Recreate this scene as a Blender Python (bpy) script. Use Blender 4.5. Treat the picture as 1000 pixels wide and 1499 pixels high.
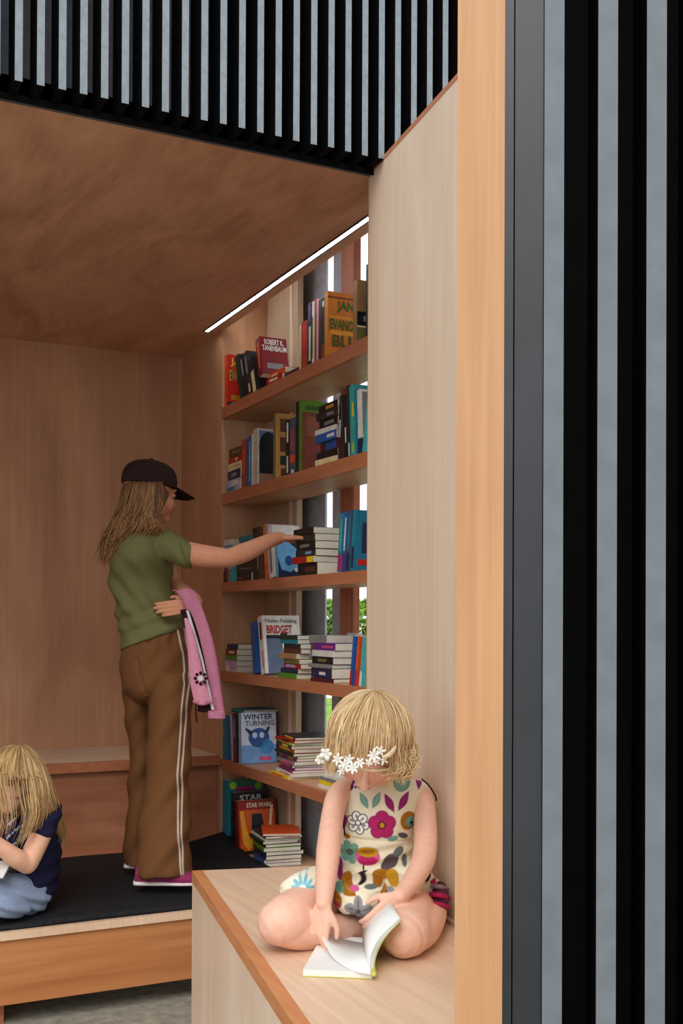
import bpy, bmesh, math, random
import numpy as np
from mathutils import Vector, Matrix, noise

for _o in list(bpy.data.objects): bpy.data.objects.remove(_o, do_unlink=True)
SC = bpy.context.scene
COL = SC.collection

# ------------------------------------------------------------------ camera
YAW, PIT, ROL, FPX, CYP = 0.45979, 0.0070994, 0.0041808, 1622.14, 900.54
CF = Vector((math.sin(YAW)*math.cos(PIT), math.cos(YAW)*math.cos(PIT), math.sin(PIT)))
_r = Vector((math.cos(YAW), -math.sin(YAW), 0)); _u = _r.cross(CF)
CR = math.cos(ROL)*_r + math.sin(ROL)*_u
CU = -math.sin(ROL)*_r + math.cos(ROL)*_u
EYE = Vector((0, 0, 1.3))
cam = bpy.data.cameras.new('camera'); camo = bpy.data.objects.new('camera', cam); COL.objects.link(camo)
M = Matrix(((CR.x, CU.x, -CF.x, EYE.x), (CR.y, CU.y, -CF.y, EYE.y), (CR.z, CU.z, -CF.z, EYE.z), (0, 0, 0, 1)))
camo.matrix_world = M
cam.sensor_fit = 'HORIZONTAL'; cam.sensor_width = 36; cam.lens = FPX/1000*36
cam.shift_y = (CYP-749.5)/1000
cam.clip_start = 0.05
SC.camera = camo

# ------------------------------------------------------------------ sky, sun, exposure
wd = bpy.data.worlds.new('overcast_sky'); SC.world = wd; wd.use_nodes = True
nt = wd.node_tree; nt.nodes.clear()
out = nt.nodes.new('ShaderNodeOutputWorld'); bg = nt.nodes.new('ShaderNodeBackground')
tc = nt.nodes.new('ShaderNodeTexCoord'); sx = nt.nodes.new('ShaderNodeSeparateXYZ')
cr = nt.nodes.new('ShaderNodeValToRGB')
cr.color_ramp.elements[0].position = 0.0; cr.color_ramp.elements[0].color = (0.86, 0.88, 0.9, 1)
cr.color_ramp.elements[1].position = 1.0; cr.color_ramp.elements[1].color = (0.80, 0.90, 1.0, 1)
nt.links.new(tc.outputs['Generated'], sx.inputs[0]); nt.links.new(sx.outputs['Z'], cr.inputs[0])
nt.links.new(cr.outputs[0], bg.inputs[0]); bg.inputs[1].default_value = 1.25
nt.links.new(bg.outputs[0], out.inputs[0])
sl = bpy.data.lights.new('sun', 'SUN'); so = bpy.data.objects.new('sun', sl); COL.objects.link(so)
sl.energy = 1.3; sl.angle = math.radians(35); sl.color = (1.0, 0.95, 0.88)
SUN_FROM = Vector((-0.75, -1.0, 1.15)).normalized()
so.rotation_euler = SUN_FROM.to_track_quat('Z', 'Y').to_euler()
so.location = (-4, -6, 6)
SC.view_settings.view_transform = 'Standard'; SC.view_settings.look = 'None'
SC.view_settings.gamma = 1; SC.view_settings.use_curve_mapping = False
SC.view_settings.exposure = 0.36

# ------------------------------------------------------------------ helpers
def ray(px, py): return CF + CR*((px-500)/FPX) - CU*((py-CYP)/FPX)
def at(px, py, D): return EYE + ray(px, py)*D            # a point at real distance D (m) along the view
def atX(px, py, X): d = ray(px, py); return EYE + d*(X/d.x)
def atZ(px, py, Z): d = ray(px, py); return EYE + d*((Z-1.3)/d.z)
def srgb(r, g, b):
    f = lambda c: (c/255/12.92) if c <= 10 else ((c/255+0.055)/1.055)**2.4
    return (f(r), f(g), f(b))
WM = {}                                                    # world matrices of empties
def tag(o, label=None, cat=None, group=None, kind=None):
    if label: o['label'] = label
    if cat: o['category'] = cat
    if group: o['group'] = group
    if kind: o['kind'] = kind
    return o
def thing(name, label, cat, loc=(0, 0, 0), rot=(0, 0, 0), group=None):
    o = bpy.data.objects.new(name, None); COL.objects.link(o)
    o.location = loc; o.rotation_euler = rot; o.empty_display_size = 0.05
    from mathutils import Euler
    WM[o] = Matrix.Translation(Vector(loc)) @ Euler(rot).to_matrix().to_4x4()
    return tag(o, label, cat, group)
def mesh_obj(name, me, mats=None, parent=None, smooth=False, local=False):
    """local=False: the mesh is in world coordinates and is brought into the parent's frame"""
    o = bpy.data.objects.new(name, me); COL.objects.link(o)
    if mats:
        for m in (mats if isinstance(mats, (list, tuple)) else [mats]): me.materials.append(m)
    if parent is not None:
        o.parent = parent
        root = parent
        while root.parent is not None: root = root.parent
        if not local and root in WM: me.transform(WM[root].inverted())
    if smooth:
        for p in me.polygons: p.use_smooth = True
    return o
def obj(name, bm, mats=None, parent=None, smooth=False, local=False, bevel=0, bseg=1):
    bmesh.ops.recalc_face_normals(bm, faces=bm.faces)
    if bevel:
        bmesh.ops.bevel(bm, geom=[e for e in bm.edges if e.is_manifold and e.calc_face_angle(0) > 0.5], offset=bevel, segments=bseg, affect='EDGES', profile=0.7)
    me = bpy.data.meshes.new(name); bm.to_mesh(me); bm.free()
    return mesh_obj(name, me, mats, parent, smooth, local)
def hexa(bm, v8, mi=0):
    vs = [bm.verts.new(v) for v in v8]
    fs = [(0,1,3,2),(4,6,7,5),(0,4,5,1),(2,3,7,6),(0,2,6,4),(1,5,7,3)]
    out = []
    for f in fs:
        fa = bm.faces.new([vs[i] for i in f]); fa.material_index = mi; out.append(fa)
    return out
def box(bm, x0, x1, y0, y1, z0, z1, mi=0):
    return hexa(bm, [(x, y, z) for x in (x0, x1) for y in (y0, y1) for z in (z0, z1)], mi)
def obox(bm, c, ex, ey, ez, mi=0):
    c, ex, ey, ez = map(Vector, (c, ex, ey, ez))
    return hexa(bm, [c+ex*i+ey*j+ez*k for i in (0, 1) for j in (0, 1) for k in (0, 1)], mi)
def nb(): return bmesh.new()

# ------------------------------------------------------------------ materials
def base_mat(name, rough=0.6, spec=0.3):
    m = bpy.data.materials.new(name); m.use_nodes = True
    b = m.node_tree.nodes['Principled BSDF']; b.inputs['Roughness'].default_value = rough
    b.inputs['Specular IOR Level'].default_value = spec
    return m, m.node_tree, b
def N(t, k, **kw):
    n = t.nodes.new(k)
    for a, v in kw.items(): setattr(n, a, v)
    return n
def ramp(t, fac, cols, pos=None):
    r = N(t, 'ShaderNodeValToRGB'); t.links.new(fac, r.inputs[0])
    n = len(cols)
    while len(r.color_ramp.elements) < n: r.color_ramp.elements.new(0.5)
    for i, c in enumerate(cols):
        r.color_ramp.elements[i].position = pos[i] if pos else i/(n-1)
        r.color_ramp.elements[i].color = (*c, 1)
    return r.outputs[0]
def plain(name, col, rough=0.6, spec=0.3, var=0.08, nscale=18):
    m, t, b = base_mat(name, rough, spec)
    c = N(t, 'ShaderNodeTexCoord'); n = N(t, 'ShaderNodeTexNoise'); n.inputs['Scale'].default_value = nscale; n.inputs['Detail'].default_value = 4
    t.links.new(c.outputs['Object'], n.inputs['Vector'])
    lo = tuple(x*(1-var*1.5) for x in col); hi = tuple(min(1, x*(1+var*1.5)) for x in col)
    t.links.new(ramp(t, n.outputs['Fac'], [lo, hi], [0.3, 0.7]), b.inputs['Base Color'])
    return m
def wood(name, dark, light, grain=(60, 60, 2.5), blotch=(3, 3, 0.9), rough=0.5, spec=0.25, mix=0.5, bump=0.04, rot=(0, 0, 0)):
    m, t, b = base_mat(name, rough, spec)
    c = N(t, 'ShaderNodeTexCoord')
    mp = N(t, 'ShaderNodeMapping'); mp.inputs['Scale'].default_value = grain; mp.inputs['Rotation'].default_value = rot
    t.links.new(c.outputs['Object'], mp.inputs[0])
    n1 = N(t, 'ShaderNodeTexNoise'); n1.inputs['Scale'].default_value = 1; n1.inputs['Detail'].default_value = 6; n1.inputs['Distortion'].default_value = 0.3
    t.links.new(mp.outputs[0], n1.inputs['Vector'])
    mp2 = N(t, 'ShaderNodeMapping'); mp2.inputs['Scale'].default_value = blotch; mp2.inputs['Rotation'].default_value = rot
    t.links.new(c.outputs['Object'], mp2.inputs[0])
    n2 = N(t, 'ShaderNodeTexNoise'); n2.inputs['Scale'].default_value = 1; n2.inputs['Detail'].default_value = 5; n2.inputs['Distortion'].default_value = 1.2
    t.links.new(mp2.outputs[0], n2.inputs['Vector'])
    mx = N(t, 'ShaderNodeMix'); mx.inputs[0].default_value = mix
    t.links.new(n1.outputs['Fac'], mx.inputs[2]); t.links.new(n2.outputs['Fac'], mx.inputs[3])
    t.links.new(ramp(t, mx.outputs[0], [dark, light], [0.34, 0.66]), b.inputs['Base Color'])
    bp = N(t, 'ShaderNodeBump'); bp.inputs['Strength'].default_value = bump; bp.inputs['Distance'].default_value = 0.01
    t.links.new(n1.outputs['Fac'], bp.inputs['Height']); t.links.new(bp.outputs[0], b.inputs['Normal'])
    return m
def vcol(name, rough=0.7, spec=0.2, sss=0, noise_amt=0.0, nscale=200, sheen=0):
    m, t, b = base_mat(name, rough, spec)
    a = N(t, 'ShaderNodeVertexColor'); a.layer_name = 'Col'
    src = a.outputs['Color']
    if noise_amt:
        c = N(t, 'ShaderNodeTexCoord'); n = N(t, 'ShaderNodeTexNoise'); n.inputs['Scale'].default_value = nscale
        t.links.new(c.outputs['Object'], n.inputs['Vector'])
        r = ramp(t, n.outputs['Fac'], [(1-noise_amt,)*3, (1+noise_amt,)*3], [0.3, 0.7])
        x = N(t, 'ShaderNodeMix', data_type='RGBA', blend_type='MULTIPLY'); x.inputs[0].default_value = 1
        t.links.new(src, x.inputs[6]); t.links.new(r, x.inputs[7]); src = x.outputs[2]
    t.links.new(src, b.inputs['Base Color'])
    if sss:
        b.inputs['Subsurface Weight'].default_value = sss; b.inputs['Subsurface Radius'].default_value = (0.01, 0.004, 0.002); b.inputs['Subsurface Scale'].default_value = 1
    if sheen: b.inputs['Sheen Weight'].default_value = sheen
    return m

PLY_IN = wood('okoume_plywood_wall', srgb(178, 130, 98), srgb(210, 162, 126), (60, 60, 1.4), (2.2, 2.2, 0.8), 0.45, mix=0.74)
PLY_CEIL = wood('okoume_plywood_ceiling', srgb(182, 134, 106), srgb(222, 174, 144), (50, 7, 8), (5.0, 1.6, 2), 0.45, mix=0.72, rot=(0, 0, 0.12))
PLY_PALE = wood('pale_plywood', srgb(222, 194, 168), srgb(240, 218, 194), (110, 110, 1.6), (5, 5, 0.6), 0.45, mix=0.62)
PLY_SEAT = wood('pale_plywood_seat', srgb(214, 178, 148), srgb(236, 204, 174), (60, 2.5, 20), (4, 1.0, 3), 0.42, mix=0.5)
PLY_BACK = wood('bookcase_back_plywood', srgb(186, 158, 130), srgb(208, 182, 154), (60, 60, 1.6), (4, 4, 0.8), 0.45, mix=0.6)
CEDAR_V = wood('fir_post', srgb(178, 130, 92), srgb(200, 152, 110), (90, 90, 2.2), (10, 10, 1.0), 0.45, mix=0.45)
CEDAR_X = wood('fir_board', srgb(170, 106, 62), srgb(206, 142, 92), (1.6, 40, 40), (0.9, 9, 9), 0.45, mix=0.6)
CEDAR_Y = wood('fir_edging', srgb(192, 122, 76), srgb(216, 150, 102), (60, 2.0, 60), (8, 1.0, 8), 0.45, mix=0.5)
SHELF_W = wood('red_fir_shelf', srgb(170, 100, 66), srgb(198, 130, 92), (50, 1.6, 50), (6, 0.9, 6), 0.42, mix=0.6)
SHELF_U = wood('shelf_plywood_face', srgb(188, 140, 106), srgb(212, 166, 130), (50, 1.6, 50), (5, 0.9, 5), 0.45, mix=0.6)
RED_PANEL = wood('red_brown_panel', srgb(158, 98, 68), srgb(190, 128, 94), (2.0, 40, 30), (1.4, 8, 6), 0.42, mix=0.6)
STUD = wood('red_fir_stud', srgb(150, 84, 58), srgb(184, 116, 84), (70, 70, 2), (10, 10, 1), 0.5, mix=0.5)
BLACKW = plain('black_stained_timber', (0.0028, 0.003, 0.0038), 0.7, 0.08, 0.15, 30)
SLATE = plain('charcoal_stained_backing', (0.085, 0.092, 0.108), 0.5, 0.4, 0.15, 20)
SLATE_TRIM = plain('charcoal_metal_trim', (0.019, 0.020, 0.024), 0.4, 0.5, 0.15, 8)
WINSLATE = plain('charcoal_slat_wide', (0.40, 0.43, 0.49), 0.5, 0.4, 0.1, 20)
SHEENF = plain('painted_sky_sheen', srgb(128, 136, 142), 0.55, 0.3, 0.08, 60)  # sky reflection painted as grey on the fronts of the black slats
SHEENL = plain('painted_sky_sheen_dim', srgb(106, 112, 117), 0.55, 0.3, 0.06, 30)  # darker copy of the painted sky grey, for the dimmer near leaf
CONC = plain('concrete_paving', srgb(150, 146, 132), 0.85, 0.2, 0.16, 26)
MATB = plain('black_foam_mat', (0.012, 0.013, 0.016), 0.8, 0.25, 0.35, 90)
GRASS = plain('lawn_grass', srgb(128, 160, 60), 0.9, 0.1, 0.25, 4)
LED = bpy.data.materials.new('led_glow'); LED.use_nodes = True
_t = LED.node_tree; _e = _t.nodes.new('ShaderNodeEmission'); _e.inputs[0].default_value = (0.93, 0.97, 1, 1); _e.inputs[1].default_value = 12.0
_t.links.new(_e.outputs[0], _t.nodes['Material Output'].inputs[0])

# ------------------------------------------------------------------ the building shell
ZC, XS, XB, YR, YW, YF = 2.59, 1.695, 1.91, 4.625, 5.19, 2.79
def struct(name, bm, m, label=None, **k):
    o = obj(name, bm, m, **k); o['kind'] = 'structure'
    if label: o['label'] = label; 
    return o
b = nb(); box(b, -14, 60, -14, 90, -0.12, 0.0); struct('floor', b, CONC, 'pale concrete paving under the wooden reading pod')
b = nb(); box(b, -1.75, 2.02, YW, YW+0.06, 0, ZC+0.06); struct('wall_back', b, PLY_IN, 'brown plywood back wall of the pod')
b = nb(); box(b, -1.75, -1.69, YF, YW, 0, ZC); struct('wall_left', b, PLY_IN, 'plywood side wall on the left')
b = nb(); box(b, -1.75, XS, YF, YW+0.06, ZC, ZC+0.05); struct('ceiling', b, PLY_CEIL, 'brown plywood ceiling above the reading platform')
b = nb(); box(b, XS-0.0005, 2.02, YF+0.03, YW+0.06, 2.87, 2.92); struct('trim_4', b, PLY_IN, 'plywood soffit over the bookcase recess')
b = nb(); box(b, XS, 2.02, YR, YW, 0, 2.868); struct('wall_right', b, PLY_IN, 'narrow plywood return between back wall and bookcase')
b = nb(); box(b, 1.50, 2.02, 2.825, 2.865, 0, 2.868); struct('wall_front', b, PLY_IN, 'plywood jamb behind the open door panel')

# lawn and path seen through the slits
def ground_strip(name, m, d0, d1, z, label):
    b = nb(); f = Vector((CF.x, CF.y, 0)).normalized(); r = Vector((CR.x, CR.y, 0)).normalized()
    a = f*d0 - r*6; c = f*(d1-d0)
    obox(b, (a.x, a.y, z-0.02), c, r*16, (0, 0, 0.02)); o = struct(name, b, m); o['label'] = label; return o
PATHM = plain('pale_gravel', srgb(226, 222, 212), 0.9, 0.1, 0.08, 3)
ground_strip('trim_1', PATHM, 9.2, 11.2, 0.012, 'pale gravel path outside behind the bookcase')
ground_strip('trim_2', GRASS, 11.2, 19, 0.014, 'green lawn outside seen through the slits')
ground_strip('trim_3', PATHM, 19, 30, 0.012, 'pale gravel drive beyond the lawn')

# black slatted fascia above the opening
fas = thing('slatted_fascia', 'black slatted fascia with sky sheen painted on its battens above the opening', 'facade', (0, YF, ZC))
b = nb(); box(b, -1.8, 2.3, YF, YF+0.03, ZC-0.004, 3.6); obj('backing_board', b, SLATE, fas)
b = nb(); box(b, -1.8, 2.3, YF-0.006, YF, ZC-0.012, ZC+0.004); obj('bottom_flashing', b, BLACKW, fas)
me = None
k0 = 0.516
for i in range(-43, 34):
    x = k0 + 0.0517*i
    if me is None:
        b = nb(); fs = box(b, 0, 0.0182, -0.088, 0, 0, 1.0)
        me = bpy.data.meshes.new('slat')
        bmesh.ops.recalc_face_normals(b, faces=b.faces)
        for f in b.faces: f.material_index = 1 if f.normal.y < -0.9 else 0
        b.to_mesh(me); b.free(); me.materials.append(BLACKW); me.materials.append(SHEENF)
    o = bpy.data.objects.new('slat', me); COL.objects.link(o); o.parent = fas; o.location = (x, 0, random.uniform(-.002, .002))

# recessed strip light in the ceiling
sl_ = thing('strip_light', 'thin white linear light strip recessed in the ceiling above the bookcase', 'light', (1.63, 4.65, ZC))
b = nb(); box(b, 1.622, 1.639, 2.9, 4.65, ZC-0.004, ZC-0.0005); obj('diffuser', b, LED, sl_)
b = nb(); box(b, 1.617, 1.622, 2.9, 4.655, ZC-0.005, ZC-0.0003); box(b, 1.639, 1.644, 2.9, 4.655, ZC-0.005, ZC-0.0003); obj('channel', b, SLATE_TRIM, sl_)

# ------------------------------------------------------------------ bookcase built into the right wall
SH = [2.25, 1.868, 1.476, 1.087, 0.70, 0.31]
bc = thing('bookcase', 'tall built-in plywood bookcase with six levels of books', 'bookcase', (XS, YR, 0.0))
for i, z in enumerate(SH[:5]):
    b = nb(); th = 0.05 if i < 2 else 0.042
    box(b, XS+0.018, XB, 2.87, YR-0.001, z-th, z); o = obj('shelf_board', b, SHELF_U, bc)
    b = nb(); box(b, XS, XS+0.018, 2.87, YR-0.001, z-th, z); obj('edge_strip', b, SHELF_W, o)
b = nb(); box(b, XS, 1.975, 2.87, YR-0.001, 0.27, 0.31); obj('shelf_board', b, SHELF_U, bc)
b = nb(); box(b, XB, XB+0.02, 4.33, YR-0.001, 0.31, 2.868); obj('back_panel', b, PLY_BACK, bc)
b = nb(); box(b, XB-0.006, XB+0.02, 4.275, 4.33, 0.31, 2.868); obj('jamb_post', b, PLY_BACK, bc)
b = nb(); box(b, XB-0.011, XB-0.006, 4.325, 4.345, 0.31, 2.868); obj('highlight_strip', b, PLY_PALE, bc)  # added pale strip, painted stand-in for the vertical highlight lines
for y0, y1 in ((3.76, 3.875), (3.24, 3.36)):
    b = nb(); box(b, XB-0.0, XB+0.03, y0, y1, 0.31, 2.868); obj('stud', b, STUD, bc, bevel=0.003)
b = nb(); box(b, XB-0.0, XB+0.055, 2.87, 3.05, 0.31, 2.868); obj('stud', b, STUD, bc, bevel=0.003)
scr = thing('window_slats', 'wide charcoal upright boards outside the slits behind the books', 'screen', (1.985, 4.3, 0))
for y0, y1 in ((4.163, 4.60), (4.0, 4.095), (3.50, 3.66), (3.2, 3.3)):
    b = nb(); box(b, 1.985, 1.993, y0, y1, 0.25, 2.85); obj('board', b, WINSLATE, scr)

# ------------------------------------------------------------------ reading platform, mat and back bench
pl = thing('platform', 'low wooden reading platform with fir front board and pale plywood edge', 'platform', (0.2, 3.65, 0))
b = nb(); box(b, -1.68, XS-0.002, 3.64, YR+0.55, 0.284, 0.31); obj('top_board', b, PLY_SEAT, pl)
b = nb(); box(b, -1.68, XS-0.002, 3.652, 3.68, 0.075, 0.2835); obj('front_board', b, CEDAR_X, pl)
for x in (-1.4, -0.5, 0.55, 1.3):
    b = nb(); box(b, x, x+0.07, 3.70, 3.80, 0.0, 0.284); obj('foot', b, STUD, pl)
b = nb(); box(b, -1.68, XS-0.002, 4.2, 4.24, 0.0, 0.284); obj('cross_beam', b, STUD, pl)
# mat: a gridded foam sheet, its far right corner curled up
b = nb(); nx, ny = 60, 24; X0, X1, Y0, Y1 = -1.66, 1.72, 3.66, 4.615
def matz(x, y):
    c = max(0, 1-math.hypot((x-1.72)/0.34, (y-4.615)/0.30))
    return 0.325 + 0.055*c**1.3 + 0.002*math.sin(x*9+y*5)
gr = [[b.verts.new((X0+(X1-X0)*i/nx, Y0+(Y1-Y0)*j/ny, matz(X0+(X1-X0)*i/nx, Y0+(Y1-Y0)*j/ny))) for j in range(ny+1)] for i in range(nx+1)]
gl = [[b.verts.new((v.co.x, v.co.y, v.co.z-0.0145)) for v in row] for row in gr]
for i in range(nx):
    for j in range(ny):
        b.faces.new((gr[i][j], gr[i+1][j], gr[i+1][j+1], gr[i][j+1])); b.faces.new((gl[i][j], gl[i][j+1], gl[i+1][j+1], gl[i+1][j]))
for i in range(nx):
    b.faces.new((gr[i][0], gl[i][0], gl[i+1][0], gr[i+1][0])); b.faces.new((gr[i][ny], gr[i+1][ny], gl[i+1][ny], gl[i][ny]))
for j in range(ny):
    b.faces.new((gr[0][j], gr[0][j+1], gl[0][j+1], gl[0][j])); b.faces.new((gr[nx][j], gl[nx][j], gl[nx][j+1], gr[nx][j+1]))
tag(obj('floor_mat', b, MATB, smooth=True), 'black foam mat covering the low reading platform', 'mat')

bb = thing('back_bench', 'long fixed bench along the brown back wall with pale seat top', 'bench', (0, YR, 0.31))
b = nb(); box(b, -1.68, XS-0.002, YR+0.02, YW-0.001, 0.685, 0.713); obj('seat_board', b, PLY_PALE, bb)
b = nb(); box(b, -1.68, XS-0.002, YR, YR+0.02, 0.672, 0.713); obj('front_lip', b, SHELF_W, bb)
b = nb(); box(b, -1.68, XS-0.002, YR+0.035, YR+0.055, 0.311, 0.684); obj('front_panel', b, RED_PANEL, bb)

# ------------------------------------------------------------------ plywood bench in the open door niche
ZB = 0.592
A = Vector((1.024, 3.022, 0)); Bn = Vector((0.797-0.0835, 1.35, 0))             # left edge far, near
Rf = Vector((1.490, 2.90, 0)); Rn = Vector((1.270, 1.35, 0))
def quad_prism(bm, p, z0, z1, mi=0):
    lo = [bm.verts.new((q.x, q.y, z0)) for q in p]; hi = [bm.verts.new((q.x, q.y, z1)) for q in p]
    bm.faces.new(lo[::-1]); bm.faces.new(hi)
    n = len(p)
    for i in range(n): bm.faces.new((lo[i], lo[(i+1) % n], hi[(i+1) % n], hi[i]))
bn = thing('bench', 'pale plywood box bench with orange fir edging beside the tall panel', 'bench', (A.x, A.y, 0))
dirL = (Bn-A).normalized(); nrm = Vector((-dirL.y, dirL.x, 0)); 
if nrm.x < 0: nrm = -nrm
w_ = 0.030
b = nb(); quad_prism(b, [A+nrm*w_, Bn+nrm*w_, Rn, Rf], ZB-0.024, ZB); obj('seat_board', b, PLY_SEAT, bn)
b = nb(); quad_prism(b, [A, Bn, Bn+nrm*w_, A+nrm*w_], ZB-0.03, ZB+0.0008); obj('edge_strip', b, CEDAR_Y, bn)
b = nb(); quad_prism(b, [A+nrm*0.001, Bn+nrm*0.001, Bn+nrm*0.02, A+nrm*0.02], 0.0, ZB-0.0305); obj('side_panel', b, PLY_PALE, bn)
b = nb(); quad_prism(b, [A+nrm*0.021-Vector((0,0.02,0)), A+nrm*0.021, Rf, Rf-Vector((0,0.02,0))], 0.0, ZB-0.0245); obj('back_panel', b, PLY_PALE, bn)
# tall door panel
pf = Vector((1.4815, 2.825, 0)); pd = Vector((-0.1325, -0.991, 0)).normalized(); pn = Vector((0.991, -0.1325, 0)).normalized()
pe = pf + pd*1.46
dp = thing('door_panel', 'tall pale plywood inner face of the open door behind the reading girl', 'door panel', (pf.x, pf.y, 0))
dp['kind'] = 'structure'
b = nb(); quad_prism(b, [pf, pe, pe+pn*0.03, pf+pn*0.03], 0.0, ZC-0.001); obj('panel', b, PLY_PALE, dp)
b = nb(); quad_prism(b, [pf-pn*0.001, pe-pn*0.001, pe+pn*0.034, pf+pn*0.034], ZC-0.001, ZC+0.012); obj('top_trim', b, SHELF_W, dp)
b = nb(); quad_prism(b, [pf-pn*0.012+pd*0.02, pe-pn*0.012, pe-pn*0.0005, pf-pn*0.0005+pd*0.02], ZB+0.001, ZB+0.010); obj('bottom_bead', b, PLY_SEAT, dp)

# near slatted leaf, its fir edge post towards the camera
lf0 = Vector((0.681, 1.080, 0)); lx = Vector((0.896, -0.4438, 0)).normalized(); lv = Vector((lf0.x, lf0.y, 0)).normalized()
lx = Vector((lv.y, -lv.x, 0))                                                    # leaf runs square to its edge line
sc = 1.2695/FPX
def lpos(px): return (px-668)*sc*1.0
leaf = thing('slatted_leaf', 'black slatted door leaf with orange fir post in the right foreground', 'door', (lf0.x, lf0.y, 0))
leaf['kind'] = 'structure'
def lbox(px0, px1, d0, d1, z0=0.0, z1=2.75):
    b = nb(); obox(b, lf0+lx*lpos(px0)+lv*d0+Vector((0, 0, z0)), lx*(lpos(px1)-lpos(px0)), lv*(d1-d0), (0, 0, z1-z0)); return b
obj('edge_post', lbox(668, 737, 0, 0.125), CEDAR_V, leaf)
obj('corner_trim', lbox(737.3, 750, 0.001, 0.06), SLATE_TRIM, leaf)
obj('trim_board', lbox(752, 793, 0.003, 0.06), SLATE_TRIM, leaf)
obj('backing_board', lbox(737.5, 1460, 0.10, 0.125), BLACKW, leaf)
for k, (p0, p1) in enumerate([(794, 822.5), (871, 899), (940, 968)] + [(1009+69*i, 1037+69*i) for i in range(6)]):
    b = lbox(p0, p1, 0.0, 0.099); o = obj('slat', b, [BLACKW, SHEENL], leaf)
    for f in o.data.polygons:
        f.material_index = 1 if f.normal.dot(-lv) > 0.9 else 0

# ------------------------------------------------------------------ books
_bm = {}
def bmat(rgb, rough=0.45):
    k = tuple(rgb)
    if k not in _bm: _bm[k] = plain('book_cover_%02x%02x%02x' % k, srgb(*rgb), rough, 0.35, 0.10, 30)
    return _bm[k]
PAGES = wood('page_edges', srgb(196, 188, 170), srgb(232, 226, 210), (3, 3, 420), (12, 12, 12), 0.8, 0.1, mix=0.4, bump=0)
PAGEW = plain('white_pages', srgb(236, 236, 232), 0.7, 0.1, 0.03, 10)
C = dict(red=(176, 30, 30), dred=(120, 22, 26), orange=(226, 84, 30), gold=(206, 138, 40), green=(88, 140, 40), dgreen=(30, 52, 38),
         black=(28, 26, 28), dark=(48, 42, 44), navy=(30, 40, 78), blue=(38, 92, 170), sky=(120, 180, 222), teal=(24, 132, 152),
         turq=(70, 180, 184), white=(226, 224, 216), cream=(232, 212, 160), grey=(134, 132, 130), brown=(92, 58, 40), rust=(168, 62, 36),
         purple=(104, 40, 128), lilac=(196, 160, 206), pink=(214, 80, 130), yellow=(232, 204, 40), olive=(120, 112, 62), maroon=(82, 28, 36),
         tan=(172, 132, 88), slate=(70, 84, 104), lime=(150, 200, 60), magenta=(180, 36, 110))
_txt = {}
def text_bm(s, width, height, bold=0.0):
    """flat lettering as triangles in x (right), z (up), origin bottom left, fitted to width x height"""
    key = (s, bold)
    if key not in _txt:
        cu = bpy.data.curves.new('lettering', 'FONT'); cu.body = s; cu.offset = bold; cu.resolution_u = 2; cu.align_x = 'CENTER'; cu.space_line = 0.85
        o = bpy.data.objects.new('lettering', cu); COL.objects.link(o)
        bpy.context.view_layer.update()
        me = bpy.data.meshes.new_from_object(o.evaluated_get(bpy.context.evaluated_depsgraph_get()))
        vs = [tuple(v.co[:2]) for v in me.vertices]; fs = [tuple(p.vertices) for p in me.polygons]
        bpy.data.objects.remove(o); bpy.data.curves.remove(cu); bpy.data.meshes.remove(me)
        _txt[key] = (vs, fs)
    vs, fs = _txt[key]
    xs = [v[0] for v in vs]; ys = [v[1] for v in vs]
    x0, x1, y0, y1 = min(xs), max(xs), min(ys), max(ys)
    return [((v[0]-x0)/(x1-x0)*width, (v[1]-y0)/(y1-y0)*height) for v in vs], fs

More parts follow.
